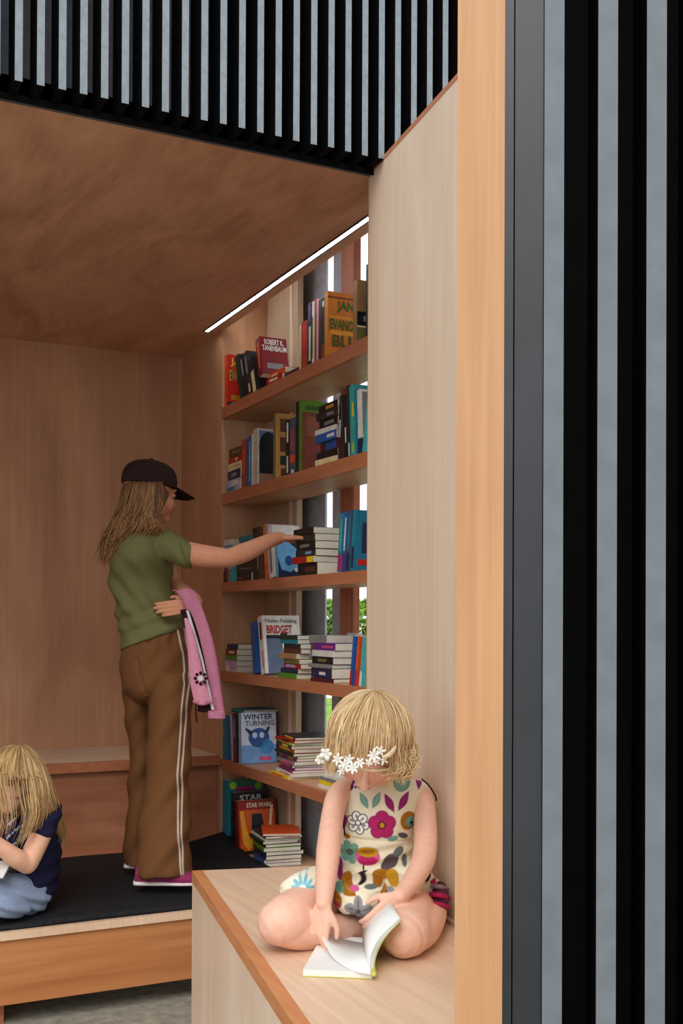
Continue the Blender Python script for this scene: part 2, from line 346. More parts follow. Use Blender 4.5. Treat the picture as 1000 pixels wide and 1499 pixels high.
def book(w, t, h, col, label, title=None, bands=(), cover=(), soft=False, group=None, name='book', cols=None):
    """upright in its own frame: spine plane x=0 facing -x, depth w along +x, thickness t along y (near cover at y=0), height h.
    bands: (z0, z1, colour, y0, y1) fractions printed on the spine; cover: prints on the near cover (y=0 face): (kind, args)"""
    r = thing(name, label, 'book', group=group)
    c = 0.0012 if soft else 0.0022
    m = bmat(C[col] if isinstance(col, str) else col)
    ov = 0.0 if soft else 0.003
    b = nb()
    box(b, 0, w, 0, c, 0, h); box(b, 0, w, t-c, t, 0, h); box(b, 0, c, c, t-c, 0, h)
    obj('cover', b, m, r, local=True)
    b = nb(); box(b, c, w-ov, c+0.0001, t-c-0.0001, ov, h-ov)
    obj('page_block', b, PAGES, r, local=True)
    for (z0, z1, bc_, y0, y1) in bands:
        b = nb(); e = 0.0006
        box(b, -e, -0.0001, t*(1-y1), t*(1-y0), h*z0, h*z1); obj('spine_print', b, bmat(C[bc_] if isinstance(bc_, str) else bc_), r, local=True)
    for it in cover:
        k = it[0]
        if k == 'rect':                                    # x0,x1,z0,z1 fractions, colour, layer
            _, x0, x1, z0, z1, bc_, ly = it
            b = nb(); box(b, w*x0, w*x1, -0.0004*ly, -0.0004*ly+0.0002, h*z0, h*z1); obj('cover_print', b, bmat(C[bc_] if isinstance(bc_, str) else bc_), r, local=True)
        elif k == 'ell':
            _, x0, z0, ra, rb, bc_, ly = it
            b = nb(); n = 20
            vs = [b.verts.new((w*x0+ra*w*math.cos(6.2832*i/n), -0.0004*ly, h*z0+rb*w*math.sin(6.2832*i/n))) for i in range(n)]
            b.faces.new(vs); obj('cover_print', b, bmat(C[bc_] if isinstance(bc_, str) else bc_), r, local=True)
        elif k == 'poly':
            _, pts, bc_, ly = it
            b = nb(); vs = [b.verts.new((w*x, -0.0004*ly, h*z)) for x, z in pts]
            b.faces.new(vs); obj('cover_print', b, bmat(C[bc_] if isinstance(bc_, str) else bc_), r, local=True)
        elif k == 'text':
            _, s, x0, x1, z0, z1, bc_, bold = it
            vs, fs = text_bm(s, w*(x1-x0), h*(z1-z0), bold)
            me = bpy.data.meshes.new('title'); me.from_pydata([(w*x0+v[0], -0.0026, h*z0+v[1]) for v in vs], [], fs)
            mesh_obj('title', me, bmat(C[bc_] if isinstance(bc_, str) else bc_), r, local=True)
    return r
SX = XS + 0.012
def Yof(px, X=None): return atX(px, 900, X or SX).y
def upright(si, p0, p1, h, w, col, label, lean=0, dx=0, **k):
    """spine between image columns p0 (far) and p1 (near) measured at the shelf front; lean > 0 tips the top to the far end"""
    y0, y1 = Yof(p0), Yof(p1); t = max(0.006, y0-y1)
    r = book(w, t, h, col, label, **k)
    a = math.radians(lean)
    z = SH[si] + (t*math.sin(a) if a > 0 else 0) + 0.0003
    if a < 0: z += 0.0
    y = y1
    r.location = (SX+dx, y, z); r.rotation_euler = (-a, 0, 0)
    return r
ORD = ['lowest', 'second from bottom', 'third from bottom', 'fourth from bottom', 'fifth from bottom', 'sixth from bottom', 'seventh from bottom', 'eighth from bottom', 'ninth from bottom', 'tenth from bottom', 'eleventh from bottom', 'twelfth from bottom']
CN = dict(dred='dark red', dgreen='dark green', dark='dark grey', sky='pale blue', turq='turquoise', slate='slate blue', navy='navy blue', lime='lime green')
def stack(si, pnear, h, w, items, where, group, dx=0, z0=0, x_off=None, yaw=0):
    """books lying flat, spines to the room; near end of the pile at image column pnear"""
    z = SH[si]+z0+0.0004
    rnd = random.Random(int(pnear*7+si))
    for i, it in enumerate(items):
        t, col = it[0], it[1]; kw = it[2] if len(it) > 2 else {}
        top = i == len(items)-1
        o_ = 'topmost' if top else ORD[i]
        nm = CN.get(col, col) if isinstance(col, str) else 'mottled'
        ww = w*rnd.uniform(0.94, 1.05); hh = h*rnd.uniform(0.94, 1.04)
        nmw = kw.pop('noun', 'paperback')
        r = book(ww, t, hh, col, f'{nm} {nmw} lying flat, {o_} in {where}', soft=True, group=group, **kw)
        jx, jy = rnd.uniform(-0.006, 0.008), rnd.uniform(-0.012, 0.012)
        # lying: local z -> +Y, local y (thickness) -> +Z, local x -> +X
        ang = yaw+rnd.uniform(-0.05, 0.05)
        R = Matrix(((1, 0, 0), (0, 0, 1), (0, 1, 0))).to_4x4()      # maps x->x, y->z, z->y (mirror)
        R = Matrix(((1, 0, 0, 0), (0, 0, 1, 0), (0, -1, 0, 0), (0, 0, 0, 1)))   # rotation about x by -90: y->-z, z->y
        L = Matrix.Translation((SX+dx+jx, Yof(pnear)+jy, z+t)) @ Matrix.Rotation(ang, 4, 'Z') @ R
        r.matrix_world = L
        z += t + 0.0004
    return z
def sp(col, a=0.2, b=0.8, y0=0.3, y1=0.7): return (a, b, col, y0, y1)

# --- shelf 1 (top)
G1 = 'books on the top shelf'
upright(0, 326.5, 331, 0.232, 0.155, 'orange', 'orange and red thriller standing at the far end of the top shelf', group=G1,
        cover=[('rect', 0, 1, 0, 0.10, 'navy', 1), ('rect', 0, 1, 0.10, 1, (206, 40, 26), 1), ('rect', 0.12, 0.5, 0.14, 0.24, 'gold', 2),
               ('text', 'JANET', 0.1, 0.9, 0.77, 0.93, (226, 200, 50), 0.02), ('text', 'EVANOVICH', 0.06, 0.95, 0.50, 0.70, (150, 190, 80), 0.02)])
upright(0, 350, 355, 0.205, 0.14, 'dgreen', 'dark green book leaning left on the top shelf, white edge at its top', lean=20, group=G1, cover=[('rect', 0.1, 0.9, 0.2, 0.8, 'black', 1)])
upright(0, 356, 361, 0.195, 0.125, 'black', 'black book leaning left, middle of three dark ones on top shelf', lean=20, group=G1, bands=[sp('grey', .5, .9)])
upright(0, 362.5, 367, 0.20, 0.12, 'dark', 'dark grey book leaning left, right of three dark ones on top shelf', lean=20, group=G1, bands=[sp('cream', .05, .25), sp('grey', .5, .9)])
upright(0, 369, 374, 0.16, 0.12, 'black', 'small black book leaning with a cream label on its spine', lean=20, group=G1, bands=[(0.0, 0.6, 'cream', .1, .9)])
z = stack(0, 414, 0.15, 0.11, [(0.026, 'red', dict(bands=[sp('cream', .3, .8)])), (0.022, 'orange', dict(bands=[sp('cream', .5, .9, .2, .6)]))], 'the small top shelf pile', 'small pile on the top shelf')
r = upright(0, 377, 383, 0.165, 0.12, 'dred', 'dark red thriller leaning against the small pile, white lettering on it', lean=14, group=G1,
        cover=[('rect', 0.0, 1, 0.0, 1, 'dred', 1), ('text', 'ROBERT K.\nTANENBAUM', 0.06, 0.96, 0.62, 0.94, 'white', 0.02), ('rect', 0.2, 0.8, 0.15, 0.3, 'grey', 2)], bands=[sp('orange', .2, .9)])
r.location.z += 0.055; 
r = book(0.11, 0.020, 0.17, 'maroon', 'maroon paperback lying flat behind the leaning red one, top shelf', soft=True, group=G1)
r.matrix_world = Matrix.Translation((SX+0.005, Yof(436), SH[0]+0.021)) @ Matrix(((1,0,0,0),(0,0,1,0),(0,-1,0,0),(0,0,0,1)))
upright(0, 436.5, 439, 0.175, 0.10, 'cream', 'thin cream booklet standing left of the red hardback, top shelf', group=G1, soft=True)
upright(0, 439.5, 448.5, 0.178, 0.12, 'red', 'thick red hardback with orange foot standing on the top shelf', group=G1, bands=[(0.0, 0.3, 'rust', 0, 1), (0.4, .9, (206, 50, 44), .25, .75)])
upright(0, 449, 454.5, 0.235, 0.15, 'black', 'black hardback with white spine letters beside the red one, top shelf', group=G1, bands=[(0.08, 0.62, 'white', .3, .75), (0.7, .95, 'purple', .2, .8)])
upright(0, 455, 458.5, 0.232, 0.15, 'white', 'white and green hardback on the top shelf', group=G1, bands=[(0.1, 0.75, 'green', 0.0, .4)])
upright(0, 458.8, 461.2, 0.236, 0.15, 'red', 'narrow bright red hardback between two pale spines, top shelf', group=G1, soft=True)
upright(0, 461.5, 464.3, 0.232, 0.15, (220, 170, 170), 'narrow pale pink hardback on the top shelf', group=G1, soft=True)
upright(0, 464.6, 469.2, 0.222, 0.14, 'dark', 'dark grey hardback on the top shelf near the gold book', group=G1, bands=[(0.5, 0.8, 'maroon', .2, .8)])
upright(0, 469.5, 473, 0.222, 0.14, 'black', 'thin black hardback touching the gold book on the top shelf', group=G1, bands=[(0.0, 0.25, 'rust', .1, .9), (.86, .95, 'white', .2, .9)])
upright(0, 473.3, 478, 0.238, 0.175, 'gold', 'gold and orange hardback with green lettering on the top shelf', group=G1,
        cover=[('rect', 0, 1, 0, 1, (188, 110, 36), 1), ('rect', 0.05, 0.98, 0.60, 0.64, 'gold', 2), ('rect', 0.05, 0.98, 0.36, 0.42, 'gold', 2), ('rect', 0.0, 0.98, 0.9, 0.93, (120, 60, 30), 2),
               ('text', 'JANET', 0.20, 0.86, 0.68, 0.87, (44, 92, 30), 0.03), ('text', 'EVANOVICH', 0.04, 0.97, 0.43, 0.59, (44, 92, 30), 0.03),
               ('text', 'BLUE', 0.10, 0.90, 0.17, 0.35, (70, 78, 24), 0.03), ('text', 'SMOKE', 0.10, 0.97, 0.02, 0.14, (90, 72, 26), 0.02)][:8-1])
upright(0, 515, 521, 0.215, 0.16, (150, 112, 70), 'tan brown hardback with black band near the right end, top shelf', lean=0, dx=0.0, group=G1,
        cover=[('rect', 0, 1, 0.28, 0.50, 'black', 1), ('rect', 0, 1, 0.25, 0.28, 'cream', 1), ('rect', 0.15, 0.42, 0.35, 0.44, 'grey', 2), ('rect', 0.52, 0.8, 0.35, 0.44, 'grey', 2), ('rect', 0, 1, 0, .25, 'olive', 1)])
upright(0, 534, 537, 0.245, 0.15, 'black', 'tall black hardback at the right end of the top shelf', group=G1)
upright(0, 537.5, 542, 0.225, 0.15, 'dgreen', 'dark green hardback cut off by the door panel, top shelf', group=G1)

# --- shelf 2
G2 = 'books on the second shelf'
stack(1, 352, 0.17, 0.12, [(0.052, (168, 182, 205), dict(bands=[sp('white', .1, .6, .5, .9), sp('teal', .4, .95, .1, .4)], noun='pale hardback')), (0.040, 'navy', dict(bands=[sp('grey', .3, .7)])),
      (0.032, 'cream', dict(bands=[sp('olive', .2, .8, .5, .6)])), (0.028, 'red', dict(bands=[sp('cream', .3, .5)])), (0.034, 'brown', dict(bands=[sp('olive', .2, .8)]))], 'the far pile on the second shelf', 'far pile on the second shelf')
upright(1, 353, 359, 0.205, 0.13, 'rust', 'rust red hardback beside the far pile on the second shelf', group=G2, bands=[sp('orange', .3, .8)])
upright(1, 359.4, 362, 0.205, 0.13, 'slate', 'thin slate blue paperback on the second shelf', group=G2, soft=True)
upright(1, 362.4, 367, 0.21, 0.13, 'blue', 'bright blue paperback with pale spine print on the second shelf', group=G2, soft=True, bands=[sp('sky', .1, .9)])
upright(1, 367.3, 369.4, 0.215, 0.14, 'white', 'thin white book left of the grey hardback, second shelf', group=G2, soft=True)
upright(1, 369.8, 376, 0.232, 0.19, (190, 188, 170), 'tall grey white hardback with a landscape at dusk on its cover', group=G2,
        cover=[('rect', 0.04, 0.98, 0.55, 0.96, (86, 116, 170), 1), ('rect', 0.04, 0.98, 0.2, 0.55, (24, 26, 30), 1), ('ell', 0.25, 0.66, 0.22, 0.35, (24, 26, 30), 2), ('rect', 0.04, 0.98, 0.0, 0.2, (150, 110, 86), 1)])
upright(1, 399, 402.5, 0.262, 0.19, 'olive', 'tall gold brown hardback with lattice cover on the second shelf', group=G2,
        cover=[('rect', 0.0, 1, 0.0, 1, (184, 136, 70), 1), ('rect', 0.1, 0.35, 0.72, 0.92, 'brown', 2), ('rect', 0.45, 0.75, 0.72, 0.92, 'brown', 2), ('rect', 0.1, 0.75, 0.42, 0.64, 'brown', 2), ('rect', 0.1, 0.75, 0.22, 0.36, 'dgreen', 2), ('rect', 0.12, 0.3, 0.02, 0.17, 'brown', 2), ('rect', 0.4, 0.7, 0.02, 0.17, 'brown', 2)])
upright(1, 417, 422.6, 0.215, 0.13, 'black', 'black paperback with white spine lettering before the lattice cover', group=G2, bands=[sp('white', .05, .35), sp('white', .6, .95)], soft=True)
upright(1, 423, 431.5, 0.215, 0.13, 'slate', 'grey and red paperback with orange square, second shelf', group=G2, bands=[(.2, .35, 'orange', .1, .9), (.4, .8, (150, 80, 80), .15, .85), (.02, .08, 'white', .3, .7)], soft=True)
upright(1, 432, 436.2, 0.268, 0.17, 'black', 'tall black hardback left of the green topped one, second shelf', group=G2)
upright(1, 436.6, 441, 0.268, 0.165, 'green', 'tall hardback with lime green top on the second shelf', group=G2,
        cover=[('rect', 0, 1, 0.84, 1, (96, 140, 34), 1), ('rect', 0, 1, 0, 0.84, (120, 64, 44), 1), ('rect', 0.1, 0.95, 0.5, 0.78, (140, 84, 62), 2), ('rect', 0.08, 0.95, 0.865, 0.93, (58, 96, 26), 2), ('rect', 0.1, 0.95, 0.2, 0.45, (130, 60, 52), 2)])
stack(1, 493, 0.165, 0.12, [(0.020, 'cream'), (0.026, 'black'), (0.036, 'maroon', dict(bands=[sp('blue', .15, .7, .2, .95)])), (0.03, 'blue', dict(bands=[sp('white', .1, .45)])),
      (0.018, 'white'), (0.030, 'black', dict(bands=[sp('grey', .2, .7)])), (0.026, 'dark', dict(bands=[sp('grey', .2, .5)])), (0.030, 'black', dict(bands=[sp('gold', .2, .6)]))], 'the middle pile on the second shelf', 'middle pile on the second shelf')
upright(1, 494, 498, 0.20, 0.12, 'maroon', 'maroon paperback right of the middle pile, second shelf', group=G2, bands=[sp('white', .4, .7)], lean=-2, soft=True)
upright(1, 498.6, 503, 0.225, 0.13, 'dark', 'charcoal paperback leaning left in the second shelf', lean=4, group=G2, bands=[sp('slate', .5, .9)], soft=True)
upright(1, 504, 508, 0.215, 0.13, 'black', 'black paperback with small white label, right part of second shelf', lean=4, group=G2, bands=[sp('white', .25, .5)], soft=True)
upright(1, 508.5, 512.5, 0.25, 0.14, 'dgreen', 'dark green hardback left of the turquoise one, second shelf', lean=4, group=G2, bands=[sp('white', .02, .2), sp('maroon', .3, .45)])
upright(1, 513, 519.5, 0.245, 0.15, (60, 160, 160), 'turquoise hardback with yellow print leaning on the second shelf', lean=4, group=G2, bands=[sp('yellow', .55, .75, .5, .9), sp('lime', .05, .2, .3, .7)])
upright(1, 520, 523, 0.225, 0.14, 'teal', 'thin teal hardback against the turquoise one, second shelf', lean=4, group=G2)
r = upright(1, 523.5, 528, 0.165, 0.14, 'white', 'white paperback standing high beside the teal hardback, second shelf', lean=4, group=G2, cover=[('rect', .05, .95, .05, .95, 'grey', 1)]); 
r.location.z += 0.055
r = book(0.12, 0.027, 0.05, 'navy', 'small navy notebook under the white paperback, second shelf', group=G2, soft=True); r.location = (SX, Yof(528), SH[1]+0.0004)
upright(1, 529, 531.5, 0.20, 0.14, 'turq', 'thin turquoise book leaning right beside the door panel, second shelf', lean=-12, group=G2)

# --- shelf 3
G3 = 'books on the third shelf'
for i, (p0, p1, c_) in enumerate([(326, 329, 'dgreen'), (329.3, 333, 'dred'), (333.3, 337, 'grey'), (337.2, 340.5, 'turq')]):
    upright(2, p0, p1, 0.10+0.004*i, 0.10, c_, ['small dark green', 'small dark red', 'small grey', 'small turquoise'][i]+' paperback in the short row at the far end, third shelf', group=G3, soft=True, bands=[sp('pink' if i == 1 else 'white', .5, .8)])
zz = 0.112
stack(2, 339, 0.16, 0.12, [(0.024, 'white'), (0.026, 'sky'), (0.024, 'white')], 'the pale pile, third shelf', 'pale pile on the third shelf', z0=zz)
stack(2, 369, 0.18, 0.12, [(0.034, 'black', dict(bands=[sp('magenta', .6, .9, .3, .5)])), (0.034, 'dark', dict(bands=[sp('grey', .1, .8, .45, .55)])), (0.034, 'black', dict(bands=[sp('grey', .2, .8, .45, .55)])), (0.034, 'dark'), (0.03, 'black', dict(bands=[sp('grey', .1, .5)])), (0.022, 'teal')], 'the dark pile under the reaching arm', 'dark pile under the reaching arm')
upright(2, 370, 375, 0.215, 0.13, 'black', 'black paperback right of the dark pile, third shelf', lean=2, group=G3, soft=True)
upright(2, 375.4, 380, 0.215, 0.13, 'dark', 'dark grey paperback next to the brown one, third shelf', lean=3, group=G3, soft=True, bands=[sp('grey', .2, .6)])
upright(2, 380.4, 384.5, 0.21, 0.13, 'brown', 'brown paperback leaning left, third shelf', lean=4, group=G3, soft=True)
upright(2, 388, 393, 0.22, 0.12, 'gold', 'yellow gold paperback leaning left, third shelf', lean=7, group=G3, soft=True, bands=[(0.0, .3, 'orange', .1, .9)])
upright(2, 393.5, 395.8, 0.22, 0.12, 'lilac', 'lilac paperback leaning left, third shelf', lean=8, group=G3, soft=True)
upright(2, 396.2, 402, 0.21, 0.12, 'white', 'white spined paperback leaning left, third shelf', lean=9, group=G3, bands=[sp('olive', .1, .6, .1, .5)])
upright(2, 404, 408, 0.165, 0.13, 'sky', 'dark blue book with a pale blue splash on its cover, third shelf', lean=8, group=G3,
        cover=[('rect', 0, 1, 0, 1, 'navy', 1), ('poly', [(0.0, .98), (.3, .9), (.85, .55), (.95, .35), (.8, .1), (.55, .22), (.4, .12), (.1, .18), (.0, .5)], (110, 176, 226), 2),
               ('poly', [(.35, .98), (.95, .9), (.98, .55), (.7, .7)], (24, 26, 40), 3), ('ell', .35, .4, .12, .16, (40, 80, 150), 3), ('ell', .6, .18, .08, .06, 'white', 3)])
stack(2, 461, 0.185, 0.125, [(0.046, 'black', dict(bands=[sp('brown', .1, .6)])), (0.024, 'red', dict(bands=[(.0, .3, 'yellow', .05, .95)])), (0.026, 'dark', dict(bands=[sp('sky', .2, .5)])),
      (0.028, 'black', dict(bands=[sp('grey', .3, .8)])), (0.026, 'dark', dict(bands=[sp('dgreen', .1, .9)])), (0.024, 'black')], 'the pile under her outstretched hand', 'pile under the outstretched hand')
for i, (p0, p1, hh, c_, lb, ln) in enumerate([(487, 492.5, .205, 'teal', 'teal and purple book leaning right beside the pale page ends', -7), (493.5, 498, .208, 'blue', 'middle blue book of the leaning trio, third shelf', -7), (499, 504, .212, 'slate', 'slate blue book of the leaning trio, third shelf', -7)]):
    upright(2, p0+6, p1+6, hh, 0.13, c_, lb, lean=ln, group=G3, bands=[(.02, .3, ['magenta', 'purple', 'navy'][i], .1, .9), (.35, .9, ['turq', 'white', 'teal'][i], .3, .7)])
upright(2, 512, 517, 0.208, 0.13, 'teal', 'deep teal book closest to the door panel, third shelf', lean=-7, group=G3,
        cover=[('rect', 0, 1, 0, 1, (22, 110, 140), 1), ('rect', .2, .7, .3, .8, 'navy', 2), ('rect', .1, .4, .1, .2, 'red', 2)], bands=[(.05, .4, 'navy', .2, .8)])

# --- shelf 4
G4 = 'books on the fourth shelf'
stack(3, 347, 0.13, 0.12, [(0.026, 'white', dict(bands=[sp('lilac', .2, .7)])), (0.022, 'lilac'), (0.022, 'green'), (0.026, 'dred', dict(bands=[sp('cream', .2, .7)])), (0.022, 'navy')], 'the small far fourth shelf pile', 'small far pile on the fourth shelf')
upright(3, 371, 377, 0.212, 0.14, 'blue', 'bright blue hardback leaning left on the fourth shelf', lean=9, group=G4)
upright(3, 383, 389.5, 0.238, 0.165, 'white', 'white hardback with red title and a photo of jeans on its cover', lean=11, group=G4, bands=[(.6, .9, 'dred', .3, .7), (.1, .4, 'pink', .5, .7)],
        cover=[('text', 'Helen Fielding', 0.08, 0.92, 0.85, 0.94, 'black', 0.0), ('text', 'BRIDGET', 0.10, 0.78, 0.68, 0.83, (180, 40, 40), 0.03),
               ('rect', 0.08, 0.62, 0.60, 0.66, 'black', 1), ('rect', 0.08, 0.50, 0.0, 0.6, (96, 112, 138), 1), ('poly', [(.5, .3), (.62, .6), (.98, .62), (.98, .5), (.62, .05), (.5, .0)], (30, 28, 34), 1), ('ell', .55, .64, .1, .12, (20, 20, 22), 2)])
z4 = stack(3, 438, 0.17, 0.13, [(0.020, 'green'), (0.018, 'navy'), (0.018, 'red', dict(bands=[(.3, .9, 'lilac', .2, .8)])), (0.018, 'olive'), (0.020, 'tan'), (0.018, 'brown'), (0.018, 'dark'), (0.016, 'teal'), (0.016, 'dgreen')], 'the left tall pile, fourth shelf', 'left tall pile on the fourth shelf')
stack(3, 462, 0.16, 0.13, [(0.022, 'grey'), (0.03, 'brown'), (0.03, 'grey')], 'the pile behind, fourth shelf', 'pile behind on the fourth shelf', dx=0.05, z0=0.085)
stack(3, 487, 0.185, 0.13, [(0.014, 'maroon'), (0.036, 'navy', dict(bands=[sp('white', .3, .6, .3, .6)])), (0.014, 'grey'), (0.026, 'black', dict(bands=[sp('olive', .3, .7)])), (0.022, 'white'), (0.026, 'purple', dict(bands=[sp('pink', .1, .6, .35, .65)]))], 'the purple topped fourth shelf pile', 'purple topped pile on the fourth shelf')
for i in range(3):
    r = book(0.02, 0.028, 0.175, 'white', ['pale', 'off white', 'greyish white'][i]+[' book standing with pages out behind the purple topped pile, left', ' book standing with pages out behind the pile, middle', ' book standing with pages out by the stud, right'][i], group='pale books standing behind the purple topped pile')
    r.location = (XB-0.03, 3.70-0.030*i+0.02, SH[3]+0.0004)
for i, (p0, p1, c_, lb) in enumerate([(512, 515, 'blue', 'blue magazine leaning right near the door panel, fourth shelf'), (519, 522, 'orange', 'orange magazine leaning right near the door panel, fourth shelf'), (526, 529, 'turq', 'turquoise magazine touching the door panel, fourth shelf')]):
    upright(3, p0, p1, 0.17, 0.13, c_, lb, lean=-9, group=G4, soft=True, bands=[(.0, .3, ['red', 'magenta', 'white'][i], 0, 1)])

# --- shelf 5
G5 = 'picture books on the fifth shelf'
upright(4, 325.5, 331, 0.19, 0.15, 'teal', 'thick teal picture book with yellow ring at far end, fifth shelf', lean=2, group=G5, bands=[(.5, .7, 'gold', .1, .5)], cover=[('ell', .3, .55, .15, .2, 'gold', 1)])
upright(4, 331.4, 336, 0.19, 0.15, (20, 104, 140), 'deep blue green picture book at the far end, fifth shelf', lean=4, group=G5)
r = book(0.16, 0.012, 0.24, 'teal', 'large teal book lying on top of the upright picture books, fifth shelf', group=G5, soft=True)
r.matrix_world = Matrix.Translation((SX+0.04, Yof(345), SH[4]+0.222)) @ Matrix(((1,0,0,0),(0,0,1,0),(0,-1,0,0),(0,0,0,1)))
upright(4, 340, 342.6, 0.20, 0.14, 'lilac', 'thin pale pink picture book leaning left, fifth shelf', lean=7, group=G5, soft=True)
upright(4, 343.2, 348, 0.205, 0.14, 'dark', 'dark charcoal picture book leaning left, fifth shelf', lean=6, group=G5, bands=[(.0, .3, 'dred', 0, 1), sp('grey', .5, .9)])
upright(4, 351, 355, 0.215, 0.16, (150, 190, 226), 'pale blue picture book with a dark blue horned beast on its cover', lean=3, group=G5,
        cover=[('rect', 0, 1, 0, .36, (120, 164, 220), 1), ('rect', 0, 1, .36, 1, (206, 218, 236), 1), ('text', 'WINTER', .06, .9, .86, .97, (50, 54, 80), .02), ('text', 'TURNING', .1, .95, .74, .84, (90, 92, 100), .02),
               ('ell', .5, .50, .30, .26, (48, 84, 150), 2), ('poly', [(.24, .55), (.1, .68), (.14, .70), (.34, .62)], (34, 54, 96), 3), ('poly', [(.66, .6), (.76, .72), (.82, .70), (.74, .56)], (34, 54, 96), 3),
               ('ell', .38, .55, .07, .08, (196, 216, 240), 4), ('ell', .58, .55, .07, .08, (196, 216, 240), 4), ('ell', .72, .32, .2, .2, (70, 140, 200), 2), ('rect', .5, .85, .05, .12, 'pink', 4)])
cs = ['yellow', 'white', 'magenta', 'lilac', 'navy', 'grey', 'magenta', 'lime', 'dgreen', 'orange', 'maroon', 'lime', 'red', 'dark']
nn = ['lowest', 'second lowest', 'third lowest', 'fourth lowest', 'fifth lowest', 'sixth lowest', 'seventh lowest', 'eighth lowest', 'sixth from top', 'fifth from top', 'fourth from top', 'third from top', 'second from top', 'topmost']
zc_ = SH[4]+0.0004; rr = random.Random(5)
for i, c_ in enumerate(cs):
    t = 0.010 if i not in (5, 9, 10) else 0.014
    r = book(0.165*rr.uniform(.94, 1.03), t, 0.21*rr.uniform(.95, 1.03), c_, f'{CN.get(c_, c_)} magazine, {nn[i]} in the magazine pile on the fifth shelf', soft=True, group='magazine pile on the fifth shelf', bands=[(rr.uniform(.1, .3), rr.uniform(.5, .9), rr.choice(['white', 'pink', 'yellow', 'black', 'orange']), .2, .8)])
    r.matrix_world = Matrix.Translation((SX+0.02+rr.uniform(-.01, .012)-(0.018 if i < 2 else 0), Yof(424)+rr.uniform(-.012, .012)-0.01, zc_+t)) @ Matrix.Rotation(rr.uniform(-.06, .06)-0.1, 4, 'Z') @ Matrix(((1,0,0,0),(0,0,1,0),(0,-1,0,0),(0,0,0,1)))
    zc_ += t+0.0005
zc_ = SH[4]+0.0004
for i, (c_, t) in enumerate([('white', .012), ('yellow', .014), ('grey', .012), ('white', .010)]):
    r = book(0.12, t, 0.15, c_, f'{c_} booklet, {["lowest", "second", "third", "topmost"][i]} in the low pile right of the magazines', soft=True, group='low pile right of the magazines')
    r.matrix_world = Matrix.Translation((SX+0.02+.004*i, Yof(486), zc_+t)) @ Matrix(((1,0,0,0),(0,0,1,0),(0,-1,0,0),(0,0,0,1))); zc_ += t+0.0005

# --- bottom level
G6 = 'picture books on the bottom shelf'
upright(5, 327, 334, 0.30, 0.17, 'teal', 'tall turquoise picture book with green top at the bottom shelf', lean=-1, group=G6, soft=True,
        cover=[('rect', 0, 1, .86, 1, (40, 110, 90), 1), ('ell', .15, .92, .1, .1, 'lime', 2), ('ell', .85, .90, .1, .1, 'lime', 2), ('rect', .25, .7, .84, .90, 'magenta', 2), ('rect', .1, 1, .0, .84, (30, 70, 84), 1)])
upright(5, 341, 343.5, 0.255, 0.16, 'black', 'black comic with white lettering behind the orange one', lean=3, group=G6, soft=True,
        cover=[('text', 'STAR\nWARS', .12, .9, .74, .95, (190, 200, 200), .03)])
r = upright(5, 347.5, 352, 0.225, 0.175, 'dred', 'orange and red comic with large white title leaning at bottom shelf', lean=6, group=G6, soft=True,
        cover=[('rect', 0, 1, 0, 1, (150, 36, 26), 1), ('rect', .04, .96, .05, .82, (214, 92, 30), 2), ('text', 'STAR WARS', .22, .88, .86, .95, (238, 226, 200), .03),
               ('poly', [(.05, .80), (.14, .80), (.2, .5), (.3, .25), (.38, .3), (.42, .2), (.25, .05), (.12, .2)], (240, 170, 50), 3),
               ('poly', [(.36, .74), (.62, .74), (.7, .35), (.52, .25), (.34, .4)], (30, 28, 30), 3), ('poly', [(.86, .9), (.93, .9), (.84, .36), (.78, .36)], (240, 214, 180), 3), ('rect', .04, .96, 0, .05, 'black', 2)])
zc_ = SH[5]+0.0004
for i, (c_, t) in enumerate([('blue', .014), ('slate', .014), ('navy', .016), ('dgreen', .016), ('green', .016), ('dark', .012), ('dgreen', .012), ('white', .010), ('dark', .010), ('orange', .010)]):
    lab = f'{CN.get(c_, c_)} picture book lying flat, {"topmost" if i == 9 else ORD[i]} in the bottom shelf pile'
    r = book(0.150*rr.uniform(.95, 1.05), t, 0.20*rr.uniform(.95, 1.05), c_, lab, soft=True, group='bottom shelf pile')
    r.matrix_world = Matrix.Translation((SX+0.008+rr.uniform(-.008, .008), Yof(386)+rr.uniform(-.01, .01), zc_+t)) @ Matrix.Rotation(-0.12+rr.uniform(-.05, .05)-(0.25 if i == 9 else 0), 4, 'Z') @ Matrix(((1,0,0,0),(0,0,1,0),(0,-1,0,0),(0,0,0,1)))
    zc_ += t+0.0005
zc_ = SH[5]+0.0004
for i, (c_, t) in enumerate([('pink', .006), ('sky', .008), ('lime', .010), ('black', .018)]):
    r = book(0.12, t, 0.14, c_, f'small {CN.get(c_, c_)} booklet, {["lowest", "second lowest", "third", "topmost"][i]} of the little pile behind the girl', soft=True, group='little pile behind the girl')
    r.matrix_world = Matrix.Translation((SX+0.05+.008*i, Yof(452), zc_+t)) @ Matrix.Rotation(0.1*i-.2, 4, 'Z') @ Matrix(((1,0,0,0),(0,0,1,0),(0,-1,0,0),(0,0,0,1))); zc_ += t+0.0005

